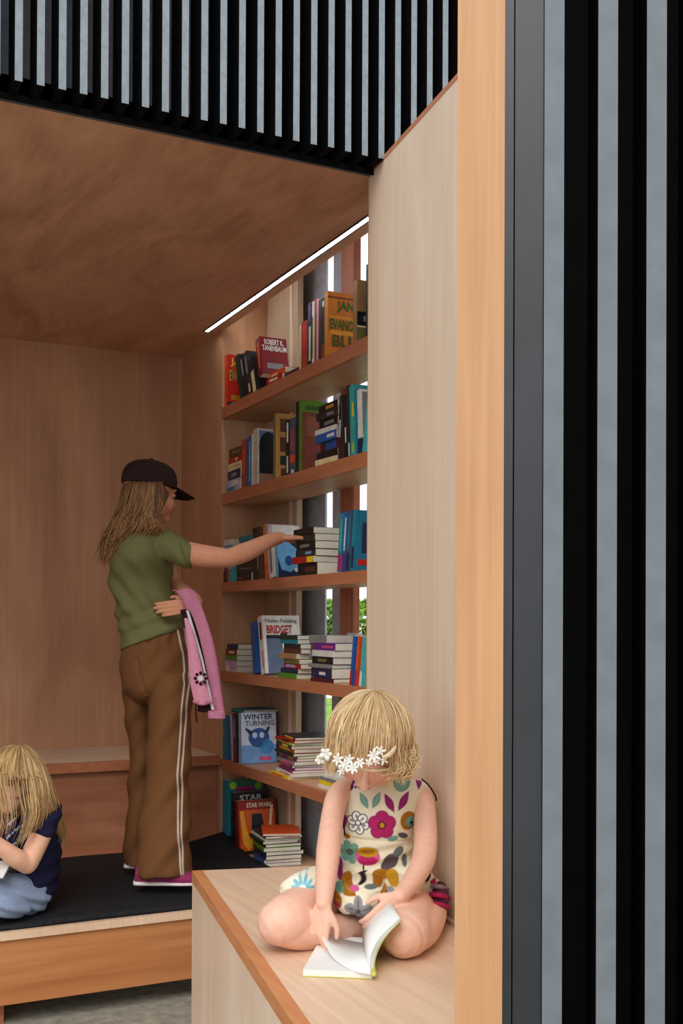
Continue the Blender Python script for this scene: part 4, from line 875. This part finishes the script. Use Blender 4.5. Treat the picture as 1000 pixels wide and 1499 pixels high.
bl.tube([at(409, 1350, 2.375), at(440, 1362, 2.40), at(490, 1362, 2.46), at(545, 1350, 2.54)], [.048, .042, .036, .026])
bl.tube([at(545, 1350, 2.54), at(568, 1347, 2.56), at(585, 1345, 2.56)], [.026, .024, .018])
bl.tube([at(590, 1315, 2.72), at(600, 1335, 2.54), at(596, 1362, 2.37), at(592, 1368, 2.34)], [.060, .060, .053, .050])
bl.tube([at(592, 1368, 2.34), at(616, 1360, 2.42), at(632, 1340, 2.54), at(638, 1325, 2.60)], [.049, .042, .034, .024])
me = bl.mesh('body', 0.0024, 9); paint(me, head_paint(gc, gA, .98, (238, 188, 164), (196, 96, 92), (206, 160, 120))); mesh_obj('body', me, SKIN, girl, smooth=True)

# dress with its printed flowers
bl = Blob()
bl.rings(dense(ringset([(560, 1141, 2.67, 40, .028), (560, 1147, 2.67, 66, .048), (559, 1160, 2.665, 61, .066), (557, 1180, 2.66, 57, .076), (553, 1210, 2.66, 53.5, .080), (551, 1240, 2.66, 52.5, .080), (550, 1262, 2.66, 54, .084), (548, 1285, 2.66, 64, .10), (546, 1305, 2.66, 80, .13), (546, 1322, 2.67, 84, .13)])), 30)
bl.tube([at(525, 1296, 2.64), at(470, 1295, 2.56), at(440, 1302, 2.48)], [.056, .060, .048], ref=CR, flat=.74)
bl.tube([at(538, 1300, 2.60), at(528, 1312, 2.50), at(522, 1328, 2.45)], [.070, .064, .040], ref=CR, flat=.55)
bl.tube([at(575, 1298, 2.62), at(606, 1303, 2.60), at(626, 1306, 2.64)], [.066, .060, .040], ref=CU, flat=.9)
bl.tube([at(585, 1295, 2.58), at(585, 1312, 2.50), at(583, 1322, 2.46)], [.052, .050, .034], ref=CR, flat=.6)
GS = 2.60/FPX; GO = np.array(at(550, 1240, 2.60)); nCR, nCU, nCF = [np.array(v) for v in (CR, CU, CF)]
def gpx(co): q = co-GO; return np.stack([550+(q@nCR)/GS, 1240-(q@nCU)/GS], 1)
def dress_fold(co):
    P2 = gpx(co); x, y = P2[:, 0], P2[:, 1]
    seam = -.0035*np.exp(-((y-(1229+.06*(x-550)))/2.2)**2) - .003*np.exp(-((y-(1293-.04*(x-520)))/2.0)**2)*(x > 490)
    waist = .0035*np.sin(y*.33+x*.06+lump(co, 10, 21)*1.3)*np.exp(-((y-1255)/26)**2)
    sk = .0035*np.sin(x*.16+lump(co, 9, 22)*1.6)*(y > 1285)
    return seam+waist+sk+lump(co, 22, 23)*.0018
def dress_paint(co):
    P2 = gpx(co); x, y = P2[:, 0], P2[:, 1]; c = np.tile(np.array(srgb(240, 232, 206)), (len(co), 1))
    front = ((co-GO)@nCF) < .075
    K = {k: np.array(srgb(*v)) for k, v in dict(pu=(140, 44, 118), tl=(118, 164, 148), tl2=(160, 190, 176), mg=(186, 44, 104), bk=(34, 28, 40), gd=(196, 146, 40), dk=(92, 84, 88), gy=(150, 146, 150), oc=(168, 112, 30), cy=(126, 192, 206), wh=(250, 250, 244), pk=(214, 96, 150), gr=(104, 116, 112)).items()}
    def mx(m, k):
        m = np.clip(m, 0, 1)*front; c[:] = c*(1-m[:, None])+K[k]*m[:, None]
    def el(cx, cy, a, b, k, rot=0, soft=1.0):
        r_ = math.radians(rot); u = ((x-cx)*math.cos(r_)+(y-cy)*math.sin(r_))/a; v = (-(x-cx)*math.sin(r_)+(y-cy)*math.cos(r_))/b
        mx((1-np.sqrt(u*u+v*v))*min(a, b)/soft+.5, k)
    def leaf_(cx, cy, a, b, k, rot):
        r_ = math.radians(rot); u = ((x-cx)*math.cos(r_)+(y-cy)*math.sin(r_))/a; v = (-(x-cx)*math.sin(r_)+(y-cy)*math.cos(r_))/b
        mx((1-np.abs(u)**1.6-np.abs(v)*1.0)*b+.3, k)
    def fl(cx, cy, r, n, k, ck, pr=.42, out=None, ph=0):
        for i in range(n):
            a = 6.28318*i/n+ph; px, py = cx+math.cos(a)*r*.6, cy+math.sin(a)*r*.6
            if out: el(px, py, r*.44+1.5, r*pr*.75+1.5, out, math.degrees(a))
            el(px, py, r*.44, r*pr*.75, k, math.degrees(a))
        el(cx, cy, r*.24+1, r*.24+1, 'bk'); el(cx, cy, r*.2, r*.2, ck)
    # bodice
    el(504, 1150, 15, 12, 'pu', 20)
    for i in range(16): el(493+(i % 5)*6+(i//5)*2, 1143+(i//5)*6, 1.6, 1.6, 'bk')
    el(590, 1146, 13, 15, 'tl', 30); 
    for i in range(5): el(586+i*3, 1146, .8, 11, 'tl2', 30)
    leaf_(533, 1172, 13, 5.5, 'tl', 62); leaf_(551, 1171, 13, 5.5, 'tl', 118); el(533, 1172, 8, .7, 'tl2', 62); el(551, 1171, 8, .7, 'tl2', 118)
    leaf_(570, 1175, 15, 6, 'pu', 62); leaf_(591, 1173, 16, 6, 'pu', 122); el(570, 1175, 9, .7, 'mg', 62); el(591, 1173, 10, .7, 'mg', 122)
    leaf_(616, 1148, 12, 5, 'pu', 100)
    fl(524, 1204, 15, 6, 'wh', 'wh', .5, 'bk', .3)
    for i in range(6): a = i*1.047+.3; el(524+math.cos(a)*9, 1204+math.sin(a)*9, 3.4, 1.8, 'gy', math.degrees(a))
    fl(559, 1206, 19, 5, 'mg', 'gd', .62, 'pu', -1.57)
    el(598, 1202, 12, 14, 'oc'); el(601, 1204, 7, 8, 'tl'); el(603, 1206, 2.5, 2.5, 'bk')
    el(503, 1206, 5, 11, 'pu', 10); el(575, 1226, 8, 4, 'tl', -10); el(590, 1223, 8, 4, 'dk', 20); el(508, 1226, 5, 4, 'oc')
    # middle
    fl(512, 1248, 16, 6, 'tl', 'tl2', .5, None, .2); el(512, 1248, 4, 4, 'gr')
    el(538, 1252, 18, 13, 'pk'); el(538, 1257, 14, 7, 'mg'); el(538, 1245, 16, 7.5, 'gd'); el(538, 1245, 10, 3.6, 'oc')
    el(572, 1258, 12, 10, 'dk', -30); el(583, 1246, 9, 6, 'gr', -40); el(564, 1266, 7, 8, 'dk'); el(592, 1258, 4, 8, 'gr')
    el(556, 1275, 12, 6.5, 'oc', -6); el(573, 1275, 9, 6.5, 'gd', 4); el(530, 1274, 8, 1.6, 'bk', -20); el(532, 1268, 1.3, 5, 'bk')
    leaf_(508, 1280, 15, 9, 'oc', 35); el(508, 1280, 8, 1, 'gd', 35); el(498, 1268, 4, 9, 'pu')
    x0_, y0_ = x, y; x = 500+(x-500)/.955; y = 900+(y-900)/.955
    # skirt
    for i in range(5):
        a = -1.57+i*1.2566; el(524+math.cos(a)*11, 1325+math.sin(a)*9.5, 10, 6.5, 'gy', math.degrees(a)); el(524+math.cos(a)*11, 1325+math.sin(a)*9.5, 7, .9, 'dk', math.degrees(a))
    el(524, 1325, 3.5, 3.5, 'dk')
    el(491, 1313, 9, 11, 'oc', -30); el(493, 1320, 6, 3, 'mg'); el(497, 1300, 7, 5, 'tl'); el(519, 1298, 7, 3.5, 'pk'); el(543, 1297, 10, 3, 'gr', 5)
    el(560, 1312, 6, 14, 'oc', 25); el(562, 1312, 1.2, 11, 'bk', 25); el(572, 1302, 6, 3, 'gy')
    for i in range(10):
        a = i*.628; el(444+math.cos(a)*11, 1293+math.sin(a)*8.5, 6.2, 2.6, 'cy', math.degrees(a))
    el(444, 1293, 6, 4.6, 'cy'); el(444, 1293, 4.6, 3.6, 'wh')
    el(612, 1318, 12, 4, 'gr', -20); el(632, 1296, 4, 10, 'bk', 30); el(600, 1322, 8, 3, 'dk', 10); el(640, 1308, 5, 5, 'mg'); el(612, 1298, 9, 3, 'oc', -30); el(622, 1300, 6, 2, 'tl', -30)
    return c
me = bl.mesh('dress', 0.0019, 5, dress_fold); paint(me, dress_paint); mesh_obj('dress', me, CLOTH, girl, smooth=True)
# armhole bindings
BIND = cloth('dark_binding', (52, 34, 48), .8)
for pts in ([(618, 1141, 2.64), (628, 1150, 2.63), (637, 1164, 2.65), (639, 1172, 2.68)], [(497, 1150, 2.63), (500, 1175, 2.595), (503, 1205, 2.60), (505, 1222, 2.61)]):
    b = Blob(); b.tube([at(*p) for p in pts], [.0022]*4, 8); me = b.mesh('binding', .0012, 0); mesh_obj('binding', me, BIND, girl, smooth=True)

# shoe behind her, plum straps
b = Blob(); b.tube([at(638, 1330, 2.545), at(644, 1316, 2.56), at(644, 1301, 2.60)], [.020, .023, .018]); me = b.mesh('shoe', .002, 2); sh = mesh_obj('shoe', me, cloth('dark_plum_shoe', (90, 40, 62), .6), girl, smooth=True)
for a0, a1, m in (((629, 1322, 2.53), (657, 1328, 2.56), 'mg'), ((631, 1309, 2.54), (658, 1315, 2.57), 'mg'), ((633, 1297, 2.57), (656, 1302, 2.60), 'gy')):
    b = Blob(); mid = at((a0[0]+a1[0])/2, (a0[1]+a1[1])/2-1, a0[2]-.012); b.tube([at(*a0), mid, at(*a1)], [.0055, .006, .0055], 10); me = b.mesh('strap', .0015, 1); mesh_obj('strap', me, cloth('magenta_strap', (176, 36, 84), .6) if m == 'mg' else cloth('grey_strap', (140, 120, 124), .6), sh, smooth=True)

# hair: pole at the back of the crown
hr, hf, hu = gA; pole = (-hf*.80+hu*.62).normalized(); pe1 = hr; pe2 = pole.cross(pe1).normalized()
if pe2.dot(hf) < 0: pe2 = -pe2
def on_head(th, ph, k=1.0):
    d = pole*math.cos(th) + (pe1*math.sin(ph)+pe2*math.cos(ph))*math.sin(th)
    return gc + hr*d.dot(hr)*.092*k + hf*d.dot(hf)*.104*k - hf*.004 + hu*(d.dot(hu)*.094*k+.012), d
bl = Blob(); bl.ell(gc-hf*.020+hu*.012, (hr*.089, hf*.085, hu*.092)); bl.ell(gc-hf*.045-hu*.03, (hr*.076, hf*.05, hu*.07)); me = bl.mesh('hair_base', .004, 2); paint(me, flat((196, 156, 108))); mesh_obj('hair_base', me, HAIRM, girl, smooth=True)
for lo, hi, sd, cnt in ((-3.12, -.005, 11, 900), (.005, 3.12, 12, 900)):
    gg = []
    for j in range(13):
        ph = lo+(hi-lo)*j/12; pts = []
        front = math.cos(ph)
        thmax = 1.80 if front > .75 else 1.74
        for k in range(7):
            t = k/6; th = .03+t*thmax; pp, d = on_head(th, ph*(1-.0*t)+(.02 if ph > 0 else -.02)*t*max(0, front)*1.2, 1+.03*math.sin(t*3.1)); pts.append(pp)
        if front <= .80:
            d0 = (pts[-1]-gc); d0 = Vector((d0.x, d0.y, 0)).normalized()
            L = .052+.02*abs(math.sin(ph)) 
            inward = -.012 if ph < 0 else .004
            pts.append(pts[-1]+Vector((0, 0, -L*.5))+d0*.004); pts.append(pts[-1]+Vector((0, 0, -L*.5))+d0*inward)
        else:
            pts.append(pts[-1]+(pts[-1]-pts[-2])*.25)
        gg.append(pts)
    strands('hair', gg, cnt, .0015, HAIRM, girl, .0034, .007, 24, 18, sd, ((198, 154, 104), (250, 224, 176)))
# curled wisps on the right and left
wis = [[(590, 1075, 2.50), (603, 1092, 2.48), (606, 1112, 2.47), (596, 1128, 2.46)], [(594, 1080, 2.52), (607, 1098, 2.50), (602, 1125, 2.48), (585, 1134, 2.45)], [(588, 1085, 2.49), (596, 1108, 2.46), (586, 1130, 2.45), (572, 1136, 2.44)], [(580, 1095, 2.46), (584, 1115, 2.45), (577, 1130, 2.44), (568, 1128, 2.44)]]
strands('hair_wisp', [[at(*p) for p in g] for g in wis], 170, .0013, HAIRM, girl, .007, .014, 40, 12, 17, ((210, 164, 108), (248, 224, 176)))

# flower crown: a twisted band with clusters of white blossoms
WHF = plain('white_blossom', srgb(252, 250, 240), .6, .2, .02, 60); BAND = plain('cream_band', srgb(226, 204, 164), .7, .2, .1, 60)
def crown_p(th, lift=0): return gc + hr*math.sin(th)*.096 + hf*(math.cos(th)*.104-.002) + hu*(.068*math.cos(th)-.022+lift)
bl = Blob(); bl.tube([crown_p(math.radians(a)) for a in range(-115, 116, 10)], [.0028]*24, 10); me = bl.mesh('flower_crown', .0014, 1); crown = mesh_obj('flower_crown', me, BAND, girl, smooth=True)
crown['label'] = 'white flower crown'
frn = random.Random(4)
def blossom(c, nrm_, r, n, wide=.3):
    nrm_ = Vector(nrm_).normalized(); a = nrm_.orthogonal().normalized(); b_ = nrm_.cross(a); b = nb(); ro = frn.uniform(0, 6)
    for i in range(n):
        q = ro+6.28318*i/n; d = a*math.cos(q)+b_*math.sin(q); s_ = nrm_.cross(d); L = r*frn.uniform(.8, 1.15)
        pr = []
        for t, w_2, h_ in ((0.05, .3, .0), (.4, 1.0, .16), (.75, .95, .2), (1.0, .35, .1)):
            pr.append([b.verts.new(c+d*L*t+s_*(k*w_2*wide*L)+nrm_*(h_*L*(1 if k == 0 else .6)+.001)) for k in (-1, 0, 1)]+[b.verts.new(c+d*L*t-nrm_*.0006)])
        for k in range(3):
            p, q_ = pr[k], pr[k+1]
            for u, v in ((0, 1), (1, 2), (2, 3), (3, 0)): b.faces.new((p[u], p[v], q_[v], q_[u]))
        b.faces.new(pr[0][::-1]); b.faces.new(pr[3])
    bmesh.ops.create_icosphere(b, subdivisions=1, radius=r*.16, matrix=Matrix.Translation(c+nrm_*.003))
    obj('flower', b, WHF, crown, smooth=True)
for px, py, D, r, n, wd_ in [(478, 1103, 2.440, .016, 5, .42), (468, 1112, 2.450, .013, 5, .45), (494, 1112, 2.410, .014, 6, .22), (505, 1120, 2.400, .016, 7, .2), (517, 1124, 2.395, .015, 7, .2), (527, 1117, 2.395, .013, 6, .22), (500, 1128, 2.400, .012, 6, .22), (511, 1112, 2.40, .012, 6, .2),
                             (547, 1106, 2.395, .016, 7, .2), (556, 1100, 2.40, .013, 6, .22), (551, 1115, 2.395, .011, 5, .22), (562, 1112, 2.40, .012, 5, .22), (540, 1117, 2.395, .009, 5, .25)]:
    p = at(px, py, D+.012); blossom(p, cs_(frn.uniform(-.3, .3), frn.uniform(-.3, .2), -1), r, n, wd_)
b = Blob(); b.tube([at(562, 1108, 2.40), at(570, 1105, 2.405), at(577, 1097, 2.42), at(580, 1088, 2.44)], [.003, .006, .005, .0015], 10); me = b.mesh('leaf', .0012, 1); mesh_obj('leaf', me, BAND, crown, smooth=True)

# the open book in front of her: blocks of paper and two lifted leaves
rb = thing('open_book', 'open white-paged paperback lying on the bench in front of the small girl', 'book', tuple(atZ(500, 1415, ZB)), (0, 0, -YAW))
c1, c2, c3, c4 = [atZ(x, y, ZB) for x, y in ((443, 1430), (545, 1434), (531, 1382), (472, 1378))]
def slab(name, q, z0, z1, m, par):
    b = nb(); quad_prism(b, q, z0, z1); return obj(name, b, m, par)
COVY = plain('yellow_green_cover', srgb(206, 206, 96), .5, .3, .06, 30)
slab('cover', [c1, c2, c3, c4], ZB+.0006, ZB+.0022, COVY, rb)
ins = lambda p, k: p+(((c1+c2+c3+c4)/4)-p)*k
slab('page_block', [ins(c1, .012), ins(c2, .01), ins(c3, .01), ins(c4, .012)], ZB+.0023, ZB+.0145, PAGEW, rb)
def sheet(name, fr, bk, m, th=.0006, k=5):
    def dn(L):
        L = [Vector(p) for p in L]; out = []
        for i in range(len(L)-1):
            p0, p1, p2, p3 = L[max(i-1, 0)], L[i], L[i+1], L[min(i+2, len(L)-1)]
            for j in range(k): t = j/k; out.append(.5*((2*p1)+(p2-p0)*t+(2*p0-5*p1+4*p2-p3)*t*t+(3*p1-p0-3*p2+p3)*t**3))
        return out+[L[-1]]
    F_, B_ = dn(fr), dn(bk); b = nb(); g = []
    for i in range(len(F_)):
        d = (F_[min(i+1, len(F_)-1)]-F_[max(i-1, 0)]); s_ = (B_[i]-F_[i]); n_ = d.cross(s_).normalized()*th
        g.append([b.verts.new(v) for v in (F_[i], B_[i], B_[i]+n_, F_[i]+n_)])
    for p, q in zip(g[:-1], g[1:]):
        for u, v in ((0, 1), (1, 2), (2, 3), (3, 0)): b.faces.new((p[u], p[v], q[v], q[u]))
    b.faces.new(g[0][::-1]); b.faces.new(g[-1]); return obj(name, b, m, rb, smooth=True)
zt = ZB+.0150
s1, s2 = atZ(543, 1426, zt), atZ(531, 1380, zt)
sheet('lifted_page', [s1, atZ(515, 1421, zt)+Vector((0, 0, .001)), at(488, 1402, 2.27), at(472, 1374, 2.33)], [s2, atZ(512, 1378, zt)+Vector((0, 0, .002)), at(490, 1370, 2.41), at(472, 1360, 2.40)], PAGEW)
for i in range(5):
    e = i*.004
    sheet('standing_page' if i < 4 else 'raised_cover', [s1+CR*e*.4, at(543+2*i, 1400, 2.235+e*.3), at(557+2*i, 1372, 2.25), at(586+.6*i, 1344+i*.8, 2.27)], [s2+CR*e*.4, at(533+i, 1352, 2.43), at(544+i, 1332, 2.43), at(566+i, 1317, 2.41)], PAGEW if i < 4 else COVY)
b = Blob(); b.tube([s1+CR*.006, (s1+s2)/2+CR*.008, s2+CR*.006], [.006]*3, 10); me = b.mesh('spine', .002, 0); mesh_obj('spine', me, COVY, rb, smooth=True)

# ================================================================== seated girl at the left edge
kf = atZ(30, 1330, 0.325)
kid = thing('person', 'girl with long blonde hair in navy t-shirt seated cross-legged at left edge', 'person', (kf.x, kf.y, .325), (0, 0, -YAW))
kA = axes(cs_(.25, -.30, .92), cs_(-.78, -.50, -.36)); kc = at(18, 1143, 3.72)
bl = Blob(); head(bl, kc, kA, .95)
bl.tube([at(40, 1155, 3.75), at(52, 1175, 3.75), at(60, 1190, 3.76)], [.042, .042, .055])
bl.rings(dense(ringset([(64, 1178, 3.76, 12, .05), (62, 1190, 3.76, 22, .10), (60, 1220, 3.76, 24, .10), (56, 1260, 3.76, 25, .10), (50, 1310, 3.76, 30, .11)])), 22)
bl.tube([at(68, 1192, 3.66), at(58, 1225, 3.62), at(41, 1264, 3.59)], [.040, .036, .032])
bl.tube([at(40, 1265, 3.59), at(22, 1255, 3.55), at(2, 1240, 3.52), at(-14, 1228, 3.50)], [.032, .031, .025, .020])
hand(bl, at(-14, 1229, 3.50), cs_(-.9, .35, .1), cs_(0, .2, 1), cs_(0, 1, 0), .66, (.3, .35, .4, .4), .5, .05)
bl.tube([at(55, 1195, 3.87), at(30, 1240, 3.88), at(15, 1262, 3.84)], [.038, .034, .028]); bl.tube([at(15, 1262, 3.84), at(-10, 1250, 3.72), at(-25, 1242, 3.62)], [.028, .024, .019])
hand(bl, at(-25, 1242, 3.62), cs_(-.7, .1, -.5), cs_(.3, .2, .2), cs_(0, 1, 0), .64, (.3, .35, .4, .4), .5, .05)
me = bl.mesh('body', 0.0034, 5); paint(me, head_paint(kc, kA, .95, (240, 186, 156), (206, 120, 112), (190, 150, 104))); mesh_obj('body', me, SKIN, kid, smooth=True)
bl = Blob()
bl.rings(dense(ringset([(66, 1174, 3.76, 14, .055), (64, 1184, 3.76, 22, .11), (62, 1200, 3.76, 27, .12), (60, 1235, 3.76, 28, .12), (56, 1270, 3.76, 30, .12), (48, 1296, 3.76, 36, .13), (44, 1312, 3.76, 36, .13)])), 26)
bl.tube([at(66, 1186, 3.69), at(67, 1196, 3.66), at(62, 1210, 3.63)], [.050, .050, .046])
bl.tube([at(54, 1186, 3.85), at(44, 1208, 3.88)], [.05, .046])
def kid_paint(co):
    o = np.array(at(20, 1215, 3.66)); x = 20+((co-o)@nCR)*FPX/3.66; y = 1215-((co-o)@nCU)*FPX/3.66
    c = np.tile(np.array(srgb(36, 36, 64)), (len(co), 1)); w_ = np.array(srgb(200, 204, 210))
    for i in range(26):
        cx, cy = 12+(i*7.3) % 20, 1188+(i*11.7) % 55
        m = (np.clip(1.7-np.hypot(x-cx, (y-cy)*.8), 0, 1)*(x < 34)); c = c*(1-m[:, None])+w_*m[:, None]
    return c
me = bl.mesh('t_shirt', .0042, 5, lambda co: np.sin((co@nCU)*120+lump(co, 8, 31)*2)*.0035+lump(co, 18, 32)*.002); paint(me, kid_paint); mesh_obj('t_shirt', me, CLOTH, kid, smooth=True)
bl = Blob(); bl.tube([at(12, 1195, 3.70), at(16, 1215, 3.68), at(12, 1245, 3.67)], [.022, .034, .03]); me = bl.mesh('scarf', .003, 3, lambda co: lump(co, 60, 8)*.003); paint(me, kid_paint); mesh_obj('scarf', me, CLOTH, kid, smooth=True)
bl = Blob()
bl.tube([at(46, 1310, 3.70), at(10, 1304, 3.62), at(-40, 1300, 3.56)], [.064, .060, .052]); bl.tube([at(-42, 1302, 3.56), at(0, 1322, 3.56), at(30, 1328, 3.62)], [.045, .04, .032])
bl.tube([at(40, 1308, 3.84), at(-10, 1302, 3.90), at(-45, 1300, 3.90)], [.06, .056, .05]); bl.tube([at(-45, 1302, 3.90), at(-20, 1318, 3.75), at(0, 1320, 3.70)], [.045, .04, .032])
me = bl.mesh('jeans', .0042, 3, lambda co: np.sin((co@nCR)*95+(co@nCU)*140+lump(co, 6, 33)*1.5)*.0038); mesh_obj('jeans', me, cloth('pale_blue_denim', (146, 164, 194), .85, .12, 300), kid, smooth=True)
bl = Blob(); bl.ell(kc-kA[1]*.022+kA[2]*.016, (kA[0]*.084, kA[1]*.094, kA[2]*.087)); bl.ell(at(52, 1168, 3.76), (CR*.05, CU*.07, CF*.07)); me = bl.mesh('hair_base', .005, 2); paint(me, flat((160, 122, 78))); mesh_obj('hair_base', me, HAIRM, kid, smooth=True)
kg = [[(28, 1093, 3.70), (6, 1098, 3.60), (-10, 1120, 3.57), (-10, 1150, 3.56), (-2, 1190, 3.55), (-6, 1225, 3.54)], [(29, 1091, 3.68), (14, 1100, 3.60), (4, 1125, 3.56), (6, 1155, 3.545), (14, 1195, 3.53), (4, 1232, 3.52)],
      [(30, 1091, 3.68), (24, 1104, 3.60), (20, 1130, 3.56), (24, 1165, 3.545), (30, 1200, 3.53), (16, 1240, 3.52)], [(32, 1091, 3.68), (36, 1104, 3.60), (40, 1130, 3.57), (44, 1165, 3.555), (46, 1200, 3.54), (26, 1242, 3.53)],
      [(33, 1091, 3.69), (46, 1106, 3.62), (56, 1132, 3.59), (62, 1162, 3.575), (58, 1190, 3.57), (44, 1222, 3.57)], [(34, 1091, 3.70), (54, 1110, 3.65), (66, 1138, 3.63), (74, 1168, 3.62), (80, 1192, 3.66), (84, 1216, 3.70)],
      [(35, 1091, 3.71), (56, 1110, 3.70), (70, 1140, 3.70), (80, 1172, 3.72), (90, 1205, 3.76), (93, 1243, 3.80)], [(35, 1091, 3.72), (54, 1108, 3.76), (68, 1138, 3.80), (78, 1172, 3.84), (88, 1205, 3.88), (90, 1240, 3.88)]]
KH = ((164, 122, 70), (240, 206, 150))
strands('hair', [[at(*p) for p in g] for g in kg[4:]], 460, .0019, HAIRM, kid, .005, .006, 26, 14, 23, KH)
strands('hair', [[at(*p) for p in g[:3]+[(g[3][0], g[3][1]-24, g[3][2])]] for g in kg[:5]], 320, .0019, HAIRM, kid, .003, .003, 26, 10, 24, KH, .62)
far_side = [[(26, 1093, 3.70), (4, 1097, 3.66), (-14, 1112, 3.64), (-16, 1122, 3.62)], [(26, 1093, 3.72), (6, 1096, 3.74), (-14, 1112, 3.76), (-18, 1140, 3.79), (-12, 1175, 3.82), (-8, 1215, 3.84)], [(30, 1093, 3.73), (22, 1096, 3.79), (14, 1120, 3.83), (10, 1150, 3.84), (12, 1190, 3.86), (10, 1220, 3.86)], [(34, 1093, 3.74), (48, 1106, 3.80), (58, 1135, 3.85), (66, 1168, 3.88), (70, 1200, 3.89), (66, 1228, 3.89)]]
strands('hair', [[at(*p) for p in g] for g in far_side[:1]+[g[:4] for g in far_side[1:2]]], 160, .0019, HAIRM, kid, .003, .003, 26, 10, 28, KH, .8)
strands('hair', [[at(*p) for p in g] for g in far_side[1:]], 320, .0019, HAIRM, kid, .005, .006, 26, 12, 29, KH)
strands('hair', [[at(*p) for p in g] for g in kg[:2]], 26, .0016, HAIRM, kid, .005, .006, 26, 14, 25, KH)
strands('hair', [[at(*p) for p in g] for g in kg[3:5]], 70, .0016, HAIRM, kid, .005, .006, 26, 14, 26, KH)
strands('hair', [[at(*p) for p in g] for g in kg[1:4]], 26, .0013, HAIRM, kid, .006, .006, 26, 14, 27, KH)
kb = thing('open_book', 'small open booklet held low by the seated girl at the left edge', 'book', tuple(at(-10, 1275, 3.52)), (0, 0, -YAW))
b = nb(); obox(b, at(-38, 1286, 3.50), CR*.092, CF*.09+CU*.03, CU*.006); obj('page_block', b, PAGEW, kb)
b = nb(); obox(b, at(-39, 1288, 3.495), CR*.096, CF*.095+CU*.03, CU*.003); obj('cover', b, bmat(C['slate']), kb)
